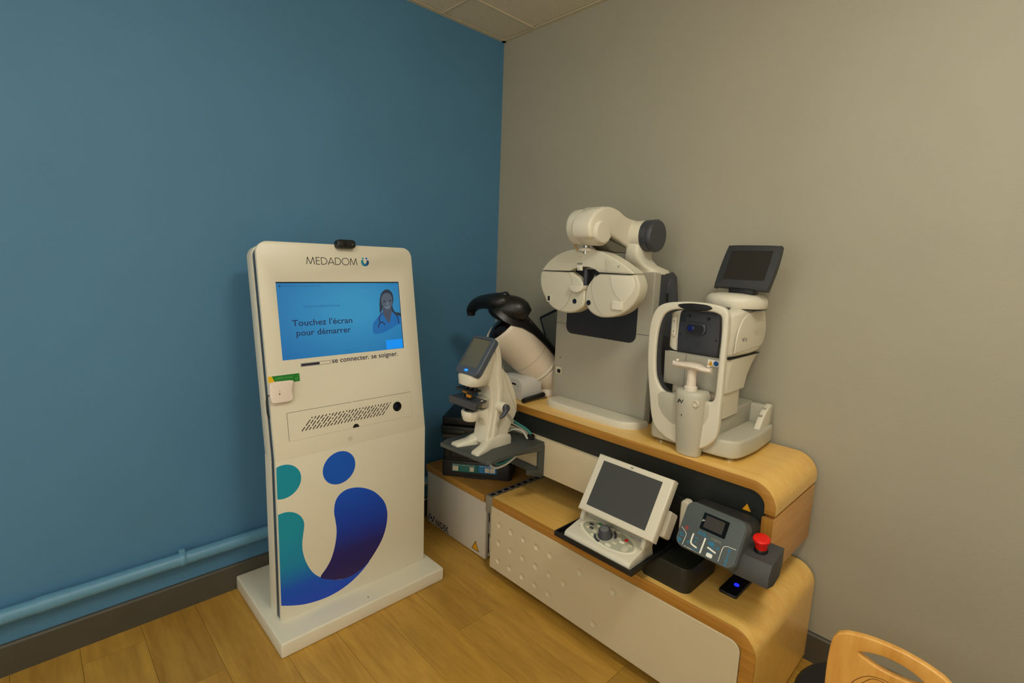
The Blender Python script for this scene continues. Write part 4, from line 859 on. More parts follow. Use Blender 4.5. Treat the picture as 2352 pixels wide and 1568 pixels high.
strips('key_symbol', [ell(-0.080, 0.031, 0.006, 0.0045, 14, 40, 380), ell(-0.083, 0.013, 0.0062, 0.0052, 16, 0, 359), [(-0.086, 0.010), (-0.080, 0.016)], [(-0.037, 0.036), (-0.032, 0.040), (-0.024, 0.036)], [(-0.036, 0.025), (-0.032, 0.029), (-0.028, 0.025)], [(-0.034, 0.006), (-0.030, 0.003), (-0.026, 0.006)], [(-0.020, 0.006), (-0.016, 0.009), (-0.020, 0.012)], ell(-0.052, 0.017, 0.0025, 0.003, 10, 0, 330),
                        ell(0.016, 0.042, 0.009, 0.0045, 16, 0, 359), ell(0.016, 0.0415, 0.005, 0.002, 12, 0, 359), [(0.032, 0.036), (0.043, 0.037)], [(0.037, 0.032), (0.039, 0.042)], [(0.017, 0.031), (0.022, 0.034), (0.028, 0.030)], [(0.014, 0.018), (0.019, 0.016), (0.024, 0.018)], [(-0.012, 0.052), (-0.016, 0.054)], [(-0.006, 0.054), (-0.006, 0.058)], [(0.000, 0.052), (0.005, 0.054)]], 0.0022, QM, 0, 0.0006, M_CBLU, kf)
pw_ = strips('power_symbol', [ell(-0.071, 0.055, 0.0045, 0.0045, 14, 0, 359), [(-0.071, 0.055), (-0.071, 0.0585)]], 0.0017, QM, 0, 0.0007, M_KEYR, kf)
# mounting body behind the keypad, hung on the upper bench
prism('mount_body', rrect(-0.714, -0.507, 0.560, 0.682, 0.03, 6), FRONT(1.609), 0, 0.060, mat('mount_black_grey', rgb(42, 42, 42), 0.5), t, bev=0.014, seg=4)
prism('mount_neck', rrect(-0.66, -0.55, 0.575, 0.655, 0.015, 4), FRONT(1.56), 0, 0.09, MATS['mount_black_grey'], t, bev=0.004)
t = thing('emergency_stop', 'dark grey switch box with red mushroom stop button', 'stop switch', (-0.46, 1.50, 0.54))
EM = frame((-0.405, 1.49, 0), (0, 1, 0), (0, 0, 1))
prism('switch_box', [(1.452, 0.560), (1.452, 0.594), (1.470, 0.624), (1.560, 0.644), (1.562, 0.60), (1.545, 0.560), (1.50, 0.548)], SIDE(-0.532), 0, 0.112, mat('switch_box_grey', rgb(66, 66, 66), 0.5, noise=0.03, nscale=60), t, bev=0.002, seg=2, both=True, ang=30)
BUm = frame((-0.468, 1.512, 0.632), (1, 0, 0), (0, 1, 0.17))
lathe('button_collar', [(0, -0.006), (0.019, -0.006), (0.019, 0.008), (0.017, 0.012), (0, 0.012)], BUm, M_BLK, t, n=24)
bu = lathe('stop_button', [(0, 0.012), (0.0165, 0.012), (0.0185, 0.030), (0.0235, 0.036), (0.0245, 0.042), (0.022, 0.046), (0.017, 0.0475), (0, 0.046)], BUm, M_RED, t, n=32)
nidek_mark('box_engraving', frame((-0.522, 1.482, 0.6268), (1, 0, 0), (0, 1, 0.222)), 0.0, 0.0, 0.012, M_BLK, t)

t = thing('charging_pad', 'small black pad with glowing blue light on the lower bench', 'charging pad', (-0.575, 1.66, LT))
prism('pad_body', rrect(-0.612, -0.552, 1.600, 1.765, 0.008, 4), TOP(LT), 0, 0.010, M_BLK, t, bev=0.003)
lathe('blue_light', [(0, 0), (0.0085, 0), (0.008, 0.002), (0.004, 0.0035), (0, 0.004)], frame((-0.578, 1.665, LT + 0.010), (1, 0, 0), (0, 1, 0)), mat('pad_led', rgb(10, 20, 200), 0.3, emit=rgb(20, 30, 255), estr=2.5), t, n=16)

# ------------------------------------------------------------------ refraction tower
t = thing('refraction_tower', 'white refraction tower with swing arm and dark front window', 'tower', (-1.31, 1.85, UT))
TX0, TX1, TY0 = -1.562, -1.060, 1.800
rb = []
bpts = cr([(-1.520, 1.806), (-1.534, 1.770), (-1.528, 1.728), (-1.490, 1.702), (-1.42, 1.693), (-1.28, 1.690), (-1.14, 1.692), (-1.085, 1.705), (-1.050, 1.745), (-1.040, 1.800)], 5, False)
prism('foot_plate', bpts, TOP(UT), 0, 0.030, M_WHT, t, bev=0.012, seg=4)
prism('tower_body', rrect(TX0, TX1, UT, 1.428, 0.012, 4, (0, 1, 1, 0)), FRONT(1.845), 0, 1.845 - TY0, M_GRYP, t, bev=0.006)
box('front_joint', (TX0, TX1), (TY0 - 0.0006, TY0 + 0.002), (1.1745, 1.1762), M_SLATE, t, smooth=False)
prism('front_window', rrect(-1.498, -1.126, 1.134, 1.38, 0.034, 7), FRONT(TY0), 0, 0.0012, mat('window_slate', rgb(31, 32, 35), 0.4), t, smooth=False)
# window bottom is slightly arched; small fittings on the front
for a, b in ((-1.092, 1.32), (-1.092, 1.20), (-1.12, 1.13), (-1.552, 1.12)):
    lathe('front_screw', [(0, 0), (0.004, 0), (0.003, 0.001), (0, 0.0006)], FRONT(TY0) @ Matrix.Translation((a, b, 0)), M_GRYP, t, n=12)
pt = prism('usb_port', rrect(-1.546, -1.514, 0.934, 0.966, 0.004, 3), FRONT(TY0), 0, 0.002, M_WHT2, t, smooth=False)
prism('port_socket', rrect(-1.538, -1.518, 0.938, 0.956, 0.002, 2), FRONT(TY0), 0.002, 0.0025, M_BLK, pt, smooth=False)
lathe('front_hole', [(0, 0), (0.003, 0), (0.003, 0.0006), (0, 0.0006)], FRONT(TY0) @ Matrix.Translation((-1.525, 1.012, 0)), M_BLK, t, n=10)
# dark rear housing, seen on the right side
rh = prism('rear_housing', [(1.846, UT), (1.870, 1.43 - 0.20), (1.846, 1.424), (1.955, 1.430), (1.985, 1.412), (2.026, 1.25), (2.030, UT)], SIDE(TX0 + 0.16), 0, TX1 - TX0 - 0.164, M_SLATE, t, bev=0.006, ang=40)
prism('side_flap', cr([(1.90, 1.17), (1.905, 1.30), (1.915, 1.395), (1.96, 1.398), (1.985, 1.35), (2.005, 1.24), (2.006, 1.17)], 3), SIDE(TX1 - 0.004), 0, 0.003, mat('flap_slate', rgb(72, 76, 84), 0.45), t, bev=0.001)
prism('side_slot', rrect(1.902, 1.918, 1.275, 1.345, 0.003, 3), SIDE(TX1 - 0.001), 0, 0.0008, M_BLK, t, smooth=False)
# shoulder and pivot
sh = []
for zz, x0, x1, y0, y1 in ((1.420, -1.235, -1.064, 1.802, 1.96), (1.436, -1.225, -1.068, 1.802, 1.94), (1.455, -1.205, -1.105, 1.785, 1.905), (1.48, -1.197, -1.120, 1.765, 1.882), (1.51, -1.194, -1.120, 1.762, 1.876), (1.545, -1.190, -1.122, 1.770, 1.866), (1.575, -1.186, -1.124, 1.784, 1.846)):
    cx_, cy_, hx, hy = (x0 + x1) / 2, (y0 + y1) / 2, (x1 - x0) / 2, (y1 - y0) / 2
    sh.append([(cx_ + hx * p[0], cy_ + hy * p[1], zz) for p in rrect(-1, 1, -1, 1, 0.5, 4)])
loft('shoulder', sh, M_WHT, t, ang=60)
PVm = SIDE(-1.124) @ Matrix.Translation((1.818, 1.570, 0))
lathe('pivot_cap', [(0, 0), (0.060, 0), (0.062, 0.004), (0.062, 0.030), (0.0595, 0.0315), (0.0595, 0.034), (0.0635, 0.036), (0.0635, 0.046), (0.059, 0.053), (0, 0.054)], PVm, mat('cap_slate', rgb(60, 63, 70), 0.42), t, n=40)
lathe('pivot_hub', [(0, 0), (0.060, 0), (0.060, 0.05), (0, 0.05)], SIDE(-1.174) @ Matrix.Translation((1.818, 1.570, 0)), M_WHT, t, n=32)
# swing arm: curved side profile from the pivot forward to the head
arm = cr([(1.845, 1.632), (1.80, 1.633), (1.745, 1.640), (1.69, 1.660), (1.640, 1.668), (1.585, 1.664)], 4, False) + cr([(1.540, 1.640), (1.512, 1.605), (1.510, 1.570), (1.525, 1.545), (1.57, 1.548)], 4, False) + cr([(1.628, 1.567), (1.70, 1.545), (1.775, 1.520), (1.84, 1.512)], 3, False) + [(1.868, 1.54), (1.872, 1.60)]
prism('swing_arm', arm, SIDE(-1.262), 0, 0.092, M_WHT, t, bev=0.012, seg=4, both=True, ang=50)
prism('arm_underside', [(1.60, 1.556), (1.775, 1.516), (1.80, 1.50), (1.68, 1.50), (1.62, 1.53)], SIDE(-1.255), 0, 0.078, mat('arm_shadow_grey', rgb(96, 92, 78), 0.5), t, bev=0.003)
# front head housing around a sideways axis
HDm = SIDE(-1.306) @ Matrix.Translation((1.590, 1.590, 0))
lathe('arm_head', [(0, 0), (0.054, 0), (0.064, 0.006), (0.068, 0.016), (0.069, 0.05), (0.0675, 0.052), (0.0675, 0.054), (0.069, 0.056), (0.070, 0.124), (0.066, 0.131), (0, 0.132)], HDm, M_WHT, t, n=40)
lathe('head_knob', [(0, 0), (0.042, 0), (0.042, 0.012), (0.038, 0.018), (0, 0.019)], SIDE(-1.172) @ Matrix.Translation((1.572, 1.570, 0)), M_WHT, t, n=32)
lathe('hanger_post', [(0, 0), (0.012, 0), (0.012, 0.05), (0, 0.05)], frame((-1.262, 1.612, 1.490), (1, 0, 0), (0, 1, 0)), M_CHRM, t, n=16)
lathe('hanger_flange', [(0, 0), (0.034, 0), (0.034, 0.010), (0.028, 0.014), (0, 0.015)], frame((-1.262, 1.618, 1.500), (1, 0, 0), (0, 1, 0)), M_WHT, t, n=24)
tube('hanger_hose', cr([(-1.285, 1.585, 1.502), (-1.290, 1.578, 1.520), (-1.272, 1.570, 1.535), (-1.245, 1.572, 1.537), (-1.228, 1.590, 1.535)], 5, False), 0.0045, mat('hose_tan', rgb(170, 140, 92), 0.5), t, n=8)

# ------------------------------------------------------------------ phoropter hanging from the arm
t = thing('phoropter', 'white phoropter with two round lens drums hanging before the tower', 'phoropter', (-1.26, 1.63, 1.25))
FY = 1.606
Fp = FRONT(FY)
LD = cr([(-1.496, 1.406), (-1.498, 1.374), (-1.488, 1.336), (-1.456, 1.291), (-1.416, 1.261), (-1.366, 1.250), (-1.318, 1.251), (-1.279, 1.267), (-1.255, 1.289), (-1.252, 1.325), (-1.261, 1.364), (-1.288, 1.398)], 4, False) + [(-1.324, 1.416), (-1.488, 1.416)]
RD = cr([(-1.217, 1.400), (-1.244, 1.361), (-1.2505, 1.321), (-1.247, 1.295), (-1.223, 1.266), (-1.184, 1.250), (-1.142, 1.250), (-1.102, 1.259), (-1.064, 1.277), (-1.032, 1.305), (-1.012, 1.339), (-1.006, 1.375), (-1.016, 1.406)], 4, False) + [(-1.024, 1.418), (-1.186, 1.416)]
M_PH = mat('phoropter_white', rgb(206, 200, 180), 0.4, noise=0.01, nscale=8)
M_PH2 = mat('phoropter_light', rgb(224, 218, 200), 0.36)
dl = prism('lens_drum', LD, Fp, -0.062, 0.0, M_PH, t, bev=0.009, seg=4, both=True, ang=50)
dr_ = prism('lens_drum', RD, Fp, -0.062, 0.0, M_PH, t, bev=0.009, seg=4, both=True, ang=50)
AR = cr([(-1.482, 1.419), (-1.441, 1.458), (-1.394, 1.484), (-1.336, 1.500), (-1.280, 1.505), (-1.225, 1.502), (-1.171, 1.489), (-1.119, 1.467), (-1.078, 1.445), (-1.036, 1.421)], 4, False) + [(-1.064, 1.420), (-1.187, 1.421)] + cr([(-1.187, 1.422), (-1.22, 1.436), (-1.264, 1.440), (-1.314, 1.430), (-1.33, 1.421)], 3, False) + [(-1.433, 1.419)]
ac = prism('arch_cover', AR, Fp, -0.075, 0.004, M_PH, t, bev=0.006, seg=3, both=True, ang=50)
prism('arch_rim', strip_pts(cr([(-1.482, 1.421), (-1.441, 1.460), (-1.394, 1.486), (-1.336, 1.502), (-1.280, 1.507), (-1.225, 1.504), (-1.171, 1.491), (-1.119, 1.469), (-1.078, 1.447), (-1.036, 1.423)], 4, False), 0.004), Fp, -0.07, -0.004, M_PH2, t)
# side wedge at the right end and drum seams
prism('arch_wing', cr([(-1.150, 1.424), (-1.158, 1.450), (-1.156, 1.474)], 4, False) + cr([(-1.119, 1.462), (-1.078, 1.440), (-1.048, 1.424)], 3, False), Fp, 0.003, 0.0065, M_PH, t, bev=0.001)
prism('drum_wing', cr([(-1.134, 1.412), (-1.128, 1.38), (-1.105, 1.340), (-1.066, 1.310)], 4, False) + cr([(-1.035, 1.345), (-1.024, 1.380), (-1.036, 1.412)], 3, False), Fp, -0.002, 0.003, M_PH2, t, bev=0.001)
prism('drum_seam', strip_pts(cr([(-1.340, 1.412), (-1.322, 1.388), (-1.318, 1.350), (-1.326, 1.315), (-1.346, 1.280), (-1.374, 1.256)], 5, False), 0.002), Fp, 0, 0.0008, M_GRYP, dl, smooth=False)
prism('drum_seam', strip_pts(cr([(-1.205, 1.410), (-1.219, 1.382), (-1.219, 1.348), (-1.206, 1.31), (-1.185, 1.278), (-1.158, 1.256)], 5, False), 0.002), Fp, 0, 0.0008, M_GRYP, dr_, smooth=False)
for cu_, pp in ((-1.301, dl), (-1.230, dr_)):
    lathe('eye_opening', [(0, 0), (0.0105, 0), (0.0105, 0.0008), (0.008, 0.0002), (0, 0.0002)], Fp @ Matrix.Translation((cu_, 1.300, 0)), M_BLKG, pp, n=24)
prism('slot_gap', [(-1.475, 1.4175), (-1.335, 1.4175), (-1.335, 1.4215), (-1.475, 1.4215)], Fp, -0.03, -0.002, M_BLK, t, smooth=False)
prism('slot_gap', [(-1.178, 1.4175), (-1.05, 1.4175), (-1.05, 1.4215), (-1.178, 1.4215)], Fp, -0.03, -0.002, M_BLK, t, smooth=False)
wp = prism('display_tag', rrect(-1.450, -1.430, 1.288, 1.316, 0.002, 2), Fp, 0, 0.004, M_WHT, dl, smooth=False)
prism('tag_window', rrect(-1.444, -1.4315, 1.292, 1.312, 0.001, 2), Fp, 0.004, 0.0045, M_BLK, wp, smooth=False)
prism('side_tab', rrect(-1.116, -1.070, 1.284, 1.318, 0.004, 3), Fp, -0.001, 0.009, M_PH2, dr_, bev=0.003)
lathe('arch_knob', [(0, 0), (0.011, 0), (0.011, 0.003), (0.009, 0.005), (0, 0.0045)], Fp @ Matrix.Translation((-1.281, 1.487, 0.004)), M_PH, t, n=24)
lathe('arch_screw', [(0, 0), (0.005, 0), (0.004, 0.0014), (0, 0.001)], Fp @ Matrix.Translation((-1.097, 1.446, 0.0065)), M_GRYP, t, n=14)
text('brand_lettering', 'NIDEK', Fp, -1.281, 1.4475, 0.0065, M_SLATE, ac, width=0.027, n=0.0046, align='CENTER', bold=0.02)
text('model_lettering', 'RT-6100', Fp, -1.163, 1.4245, 0.0055, M_GRYP, ac, width=0.034, n=0.0046, align='CENTER')
pt = prism('pd_pointer', [(-1.289, 1.424), (-1.268, 1.424), (-1.270, 1.443), (-1.290, 1.443)], Fp, 0, 0.010, M_PH2, t, bev=0.002)
prism('pointer_mark', ell(-1.279, 1.431, 0.0015, 0.003, 8), Fp, 0.010, 0.0104, M_INKK, pt, smooth=False)
box('gap_plate', (-1.33, -1.19), (FY + 0.03, FY + 0.045), (1.29, 1.43), M_BLK, t, bev=0.003)
box('forehead_rod', (-1.266, -1.252), (FY + 0.004, FY + 0.016), (1.358, 1.430), M_SLATE, t, bev=0.003)
prism('forehead_rest', [(-1.318, 1.366), (-1.246, 1.366)] + ell(-1.282, 1.364, 0.036, 0.026, 12, 0, -180), Fp, -0.004, 0.022, M_PH2, t, bev=0.004)

# ------------------------------------------------------------------ tonometer
M_NT = mat('tonometer_white', rgb(188, 184, 167), 0.4, noise=0.01, nscale=8)
t = thing('tonometer', 'white tabletop tonometer with chin rest, oval face frame and tilted screen', 'tonometer', (-0.80, 1.83, UT))
NB = UT + 0.012
for fx, fy in ((-0.925, 1.712), (-0.668, 1.722), (-0.69, 1.98), (-0.92, 1.98)):
    lathe('foot', [(0, 0), (0.015, 0), (0.016, 0.005), (0.012, 0.008), (0.012, 0.014), (0, 0.014)], frame((fx, fy, UT), (1, 0, 0), (0, 1, 0)), M_CHRM, t, n=16)
bo = cr([(-0.950, 1.684), (-0.90, 1.682), (-0.80, 1.680), (-0.72, 1.682), (-0.668, 1.690), (-0.640, 1.712), (-0.630, 1.76), (-0.625, 1.84), (-0.628, 1.92), (-0.634, 2.00)], 4, False) + [(-0.640, 2.026), (-0.955, 2.026), (-0.966, 1.90), (-0.968, 1.75), (-0.965, 1.70)]
prism('base_body', bo, TOP(NB), 0, 0.064, M_NT, t, bev=0.010, seg=4, both=True, ang=50)
# raised drive hump and right side guard on the base
prism('drive_hump', cr([(1.70, 0.868), (1.70, 0.900), (1.74, 0.926), (1.81, 0.947), (1.90, 0.951)], 4, False) + [(2.012, 0.951), (2.012, 0.868)], SIDE(-0.93), 0, 0.215, M_GRYP, t, bev=0.008, seg=3, both=True, ang=50)
prism('side_guard', cr([(2.022, 0.872), (2.022, 0.945), (1.99, 0.948), (1.955, 0.930), (1.925, 0.900), (1.905, 0.872)], 3, False), SIDE(-0.668), 0, 0.022, M_WHT, t, bev=0.004, both=True, ang=50)
box('back_wall', (-0.720, -0.645), (1.990, 2.023), (0.872, 0.946), M_NT, t, bev=0.006)
for k_ in range(2): box('guard_switch', (-0.664, -0.652), (1.935 + 0.03 * k_, 1.95 + 0.03 * k_), (0.915 + 0.022 * k_, 0.921 + 0.022 * k_), M_GRYP, t, bev=0.001)
lathe('guard_screw', [(0, 0), (0.007, 0), (0.006, 0.005), (0, 0.006)], frame((-0.657, 2.000, 0.946), (1, 0, 0), (0, 1, 0)), M_WHT, t, n=14)
# column and tapering neck under the head
def neck(x0, x1, y0, y1, z): return [((x0 + x1) / 2 + (x1 - x0) / 2 * p[0], (y0 + y1) / 2 + (y1 - y0) / 2 * p[1], z) for p in rrect(-1, 1, -1, 1, 0.18, 4)]
loft('column', [neck(-0.905, -0.708, 1.712, 1.858, 0.935), neck(-0.905, -0.708, 1.712, 1.852, 1.045)], M_WHT2, t, ang=50)
loft('neck', [neck(-0.925, -0.700, 1.702, 1.872, 1.030), neck(-0.927, -0.698, 1.701, 1.885, 1.075), neck(-0.930, -0.696, 1.700, 1.915, 1.115), neck(-0.932, -0.694, 1.700, 1.955, 1.148)], M_WHT, t, ang=50)
prism('neck_front', [(-0.930, 1.026), (-0.730, 1.026), (-0.722, 1.146), (-0.934, 1.146)], FRONT(1.702), 0, 0.006, M_GRYP, t, bev=0.002)
box('neck_joint', (-0.850, -0.849), (1.6955, 1.697), (1.028, 1.146), M_SLATE, t, smooth=False)
sp = prism('warning_plate', [(-0.768, 1.118), (-0.728, 1.118), (-0.728, 1.140), (-0.768, 1.140)], FRONT(1.696), 0, 0.0006, M_WINK, t, smooth=False)
prism('plate_triangle', [(-0.766, 1.1205), (-0.749, 1.1205), (-0.7575, 1.138)], FRONT(1.6954), 0, 0.0004, M_YEL, sp, smooth=False)
prism('plate_disc', ell(-0.7385, 1.129, 0.0088, n=20), FRONT(1.6954), 0, 0.0004, mat('sign_blue', rgb(20, 90, 160), 0.45), sp, smooth=False)
# measuring head
hs = []
for yy, x0, x1, z0, z1 in ((1.702, -0.916, -0.706, 1.152, 1.300), (1.712, -0.926, -0.698, 1.150, 1.310), (1.76, -0.933, -0.690, 1.150, 1.318), (1.86, -0.935, -0.688, 1.150, 1.320), (1.93, -0.932, -0.690, 1.152, 1.318), (1.968, -0.925, -0.697, 1.160, 1.308), (1.992, -0.912, -0.708, 1.185, 1.285), (2.000, -0.90, -0.72, 1.205, 1.265)):
    cx_, cz_, hx, hz = (x0 + x1) / 2, (z0 + z1) / 2, (x1 - x0) / 2, (z1 - z0) / 2
    hs.append([(cx_ + hx * p[0], yy, cz_ + hz * p[1]) for p in rrect(-1, 1, -1, 1, 0.22, 5)])
loft('head_shell', hs, M_WHT, t, ang=60)
# darker raised side cheek with model lettering
sc = prism('side_cheek', cr([(1.715, 1.170), (1.722, 1.225), (1.750, 1.275), (1.80, 1.302), (1.86, 1.310)], 4, False) + cr([(1.945, 1.306), (1.972, 1.25), (1.968, 1.20), (1.94, 1.178)], 3, False), SIDE(-0.6905), 0, 0.004, M_WHT, t, bev=0.003, ang=60)
text('model_lettering', 'NT-1p', SIDE(-0.6865), 1.765, 1.207, 0.013, M_SLATE, sc, width=0.040, n=0.0004, bold=0.01)
text('embossed_brand', 'NIDEK', SIDE(-0.6865), 1.868, 1.222, 0.022, M_WHT, sc, width=0.085, n=0.0006, bold=0.02)
box('head_joint', (-0.9335, -0.6935), (1.70, 1.955), (1.1485, 1.1515), M_BLK, t, smooth=False)
# dark front window with measuring nozzle
fw = prism('front_window', cr([(-0.884, 1.152), (-0.886, 1.22), (-0.883, 1.29), (-0.870, 1.303)], 3, False) + cr([(-0.755, 1.303), (-0.738, 1.292), (-0.732, 1.22), (-0.733, 1.152)], 3, False), FRONT(1.703), 0, 0.014, mat('head_slate', rgb(48, 50, 56), 0.4), t, bev=0.005, ang=50)
nz = prism('nozzle_hood', rrect(-0.854, -0.780, 1.222, 1.262, 0.016, 6), FRONT(1.689), 0, 0.010, mat('hood_slate', rgb(58, 62, 66), 0.4), t, bev=0.004)
prism('nozzle_recess', rrect(-0.849, -0.786, 1.226, 1.257, 0.013, 6), FRONT(1.679), 0, 0.001, M_BLK, nz, smooth=False)
lathe('measuring_lens', [(0, 0), (0.0125, 0), (0.0125, 0.004), (0.010, 0.005), (0.009, 0.003), (0, 0.004)], FRONT(1.678) @ Matrix.Translation((-0.832, 1.242, 0)), mat('lens_deep_blue', rgb(10, 20, 90), 0.08, coat=0.5), nz, n=24)
lathe('front_lamp', [(0, 0), (0.006, 0), (0.005, 0.006), (0, 0.007)], FRONT(1.689) @ Matrix.Translation((-0.848, 1.284, 0)), M_BLK, t, n=14)
lathe('front_lamp', [(0, 0), (0.006, 0), (0.005, 0.006), (0, 0.007)], FRONT(1.689) @ Matrix.Translation((-0.776, 1.280, 0)), M_BLK, t, n=14)
prism('sensor_window', rrect(-0.880, -0.860, 1.262, 1.286, 0.002, 2), FRONT(1.689), 0, 0.0006, mat('sensor_dark_green', rgb(30, 36, 34), 0.3), t, smooth=False)
for a, b in ((-0.877, 1.215), (-0.744, 1.208)): lathe('window_screw', [(0, 0), (0.0035, 0), (0.003, 0.001), (0, 0.0006)], FRONT(1.689) @ Matrix.Translation((a, b, 0)), M_BLK, t, n=10)
strips('speaker_dots', [[(-0.815 + 0.006 * i, 1.180 + 0.005 * j), (-0.813 + 0.006 * i, 1.180 + 0.005 * j)] for i in range(4) for j in range(4)], 0.0018, FRONT(1.689), 0, 0.0004, M_BLK, t, kind='stuff')
# grips at both sides of the window
for x0, x1 in ((-0.915, -0.898), (-0.722, -0.705)):
    g = prism('side_grip', cr([(x0, 1.215), (x0, 1.262), (x0 + 0.004, 1.272), (x1, 1.274), (x1, 1.205), (x0 + 0.006, 1.206)], 3), FRONT(1.704), 0, 0.009, M_WHT, t, bev=0.003)
    for zz in (1.222, 1.258): prism('grip_screw', ell((x0 + x1) / 2, zz, 0.0022, n=10), FRONT(1.695), 0, 0.0004, M_SLATE, g, smooth=False)
# top plate, turntable and operator screen
prism('top_window', [(-0.905, 1.715), (-0.722, 1.715), (-0.740, 1.775), (-0.885, 1.775)], TOP(1.317), 0, 0.004, M_SLATE, t, bev=0.001)
TTm = frame((-0.760, 1.860, 0), (1, 0, 0), (0, 1, 0))
lathe('turntable', [(0, 1.316), (0.100, 1.316), (0.104, 1.322), (0.104, 1.342), (0.100, 1.352), (0.088, 1.362), (0.05, 1.368), (0, 1.370)], TTm, M_WHT, t, n=48)
lathe('turntable_joint', [(0.100, 1.3145), (0.1015, 1.3145), (0.1015, 1.3175), (0.100, 1.3175)], TTm, M_BLK, t, n=40)
box('screen_foot', (-0.778, -0.690), (1.825, 1.872), (1.366, 1.400), M_BLK, t, bev=0.004)
OM = frame((-0.732, 1.812, 1.388), (1.0, -0.02, 0), (0.010, 0.055, 0.150))
so = prism('operator_screen', cr([(-0.094, 0.004), (-0.090, 0.08), (-0.080, 0.150), (-0.070, 0.158), (0.0, 0.159), (0.092, 0.157), (0.102, 0.150), (0.101, 0.08), (0.092, 0.004), (0.083, -0.004), (0.0, 0.000), (-0.084, 0.002)], 5), OM, -0.024, 0.0, M_CHAR, t, bev=0.008, seg=4, both=True, ang=50)
prism('screen_glass', [(-0.070, 0.030), (0.074, 0.030), (0.080, 0.138), (-0.062, 0.138)], OM, -0.001, 0.0008, mat('operator_glass', rgb(38, 36, 34), 0.3), so, smooth=False)
# oval face frame in front of the head
outer = cr([(-0.936, 0.884), (-0.959, 0.992), (-0.973, 1.079), (-0.979, 1.166), (-0.976, 1.248), (-0.957, 1.300), (-0.923, 1.323), (-0.864, 1.333), (-0.807, 1.336), (-0.752, 1.334), (-0.712, 1.326), (-0.696, 1.308), (-0.693, 1.279), (-0.691, 1.207), (-0.691, 1.129), (-0.690, 1.049), (-0.690, 0.985), (-0.690, 0.915), (-0.700, 0.874), (-0.735, 0.838), (-0.765, 0.830), (-0.835, 0.828), (-0.890, 0.842)], 4)
inner = cr([(-0.893, 1.003), (-0.927, 1.034), (-0.941, 1.079), (-0.946, 1.159), (-0.942, 1.229), (-0.925, 1.280), (-0.890, 1.302), (-0.833, 1.308), (-0.765, 1.309), (-0.728, 1.303), (-0.714, 1.285), (-0.711, 1.231), (-0.711, 1.152), (-0.711, 1.072), (-0.713, 1.020), (-0.728, 1.003), (-0.760, 1.004), (-0.82, 1.004)], 4)
ff = prism('face_frame', outer, FRONT(1.672), 0, 0.024, M_WHT, t, bev=0.007, seg=4, holes=[inner], both=True, ang=50)
prism('forehead_pad', cr([(-0.872, 1.322), (-0.835, 1.330), (-0.800, 1.331), (-0.765, 1.329), (-0.748, 1.320), (-0.77, 1.310), (-0.805, 1.306), (-0.845, 1.308)], 4), FRONT(1.650), 0, 0.006, M_BLK, t, bev=0.003)
prism('frame_liner', inner, FRONT(1.6725), 0, 0.012, M_CHAR, t, holes=[[(a * 0.985 - 0.828 * (0.015) + (0.010 if a < -0.85 else -0.001), 1.155 + (b - 1.155) * 0.985) for a, b in inner]], ang=60)
# lower shell of the frame, bulging forward
ls = []
for zz, x0, x1, y0 in ((0.828, -0.835, -0.735, 1.665), (0.860, -0.900, -0.706, 1.655), (0.90, -0.938, -0.694, 1.646), (0.95, -0.950, -0.691, 1.640), (0.99, -0.957, -0.690, 1.640), (1.004, -0.957, -0.690, 1.644)):
    ls.append([(x0, 1.676, zz)] + [((x0 + x1) / 2 + (x1 - x0) / 2 * math.cos(math.radians(a)), 1.676 - (1.676 - y0) * math.sin(math.radians(a)) ** 0.6, zz) for a in range(170, 0, -20)] + [(x1, 1.676, zz)])
loft('lower_shell', ls, M_NT, t, ang=60)
# chin rest column in the middle
cc = []
for zz, hw, y0 in ((UT + 0.002, 0.040, 1.632), (0.83, 0.044, 1.624), (0.90, 0.048, 1.612), (0.97, 0.052, 1.604), (1.015, 0.054, 1.602), (1.030, 0.050, 1.606), (1.034, 0.044, 1.612)):
    cc.append([(-0.790 - 0.003 * (zz > 1) + hw * math.cos(math.radians(a)), 1.655 - (1.655 - y0) * math.sin(math.radians(a)) ** 0.7, zz) for a in range(0, 181, 15)] + [(-0.790 - hw, 1.672, zz), (-0.790 + hw, 1.672, zz)])
co = loft('chin_column', cc, M_NT, t, ang=60)
lathe('adjust_knob', [(0, 0), (0.012, 0), (0.012, 0.004), (0.0095, 0.006), (0.008, 0.001), (0, 0.001)], FRONT(1.611) @ Matrix.Translation((-0.756, 0.998, 0)), M_WHT2, t, n=24)
nidek_mark('column_emblem', FRONT(1.603), -0.818, 0.990, 0.014, M_INKK, co, -0.006, 0.0005)
prism('column_mark', ell(-0.802, 0.948, 0.002, 0.0035, 10), FRONT(1.6065), -0.004, 0.0006, M_SLATE, co, smooth=False)
lathe('column_screw', [(0, 0), (0.005, 0), (0.004, 0.001), (0, 0.0008)], FRONT(1.630) @ Matrix.Translation((-0.800, 0.822, 0)), M_GRYP, t, n=14)
CHm = frame((-0.792, 1.636, 0), (1, 0, 0), (0, 1, 0))
lathe('chin_post', [(0, 1.03), (0.022, 1.032), (0.022, 1.046), (0.0165, 1.050), (0.0155, 1.112), (0, 1.112)], CHm, mat('chin_cream', rgb(226, 214, 198), 0.45), t, n=24)
cpb = []
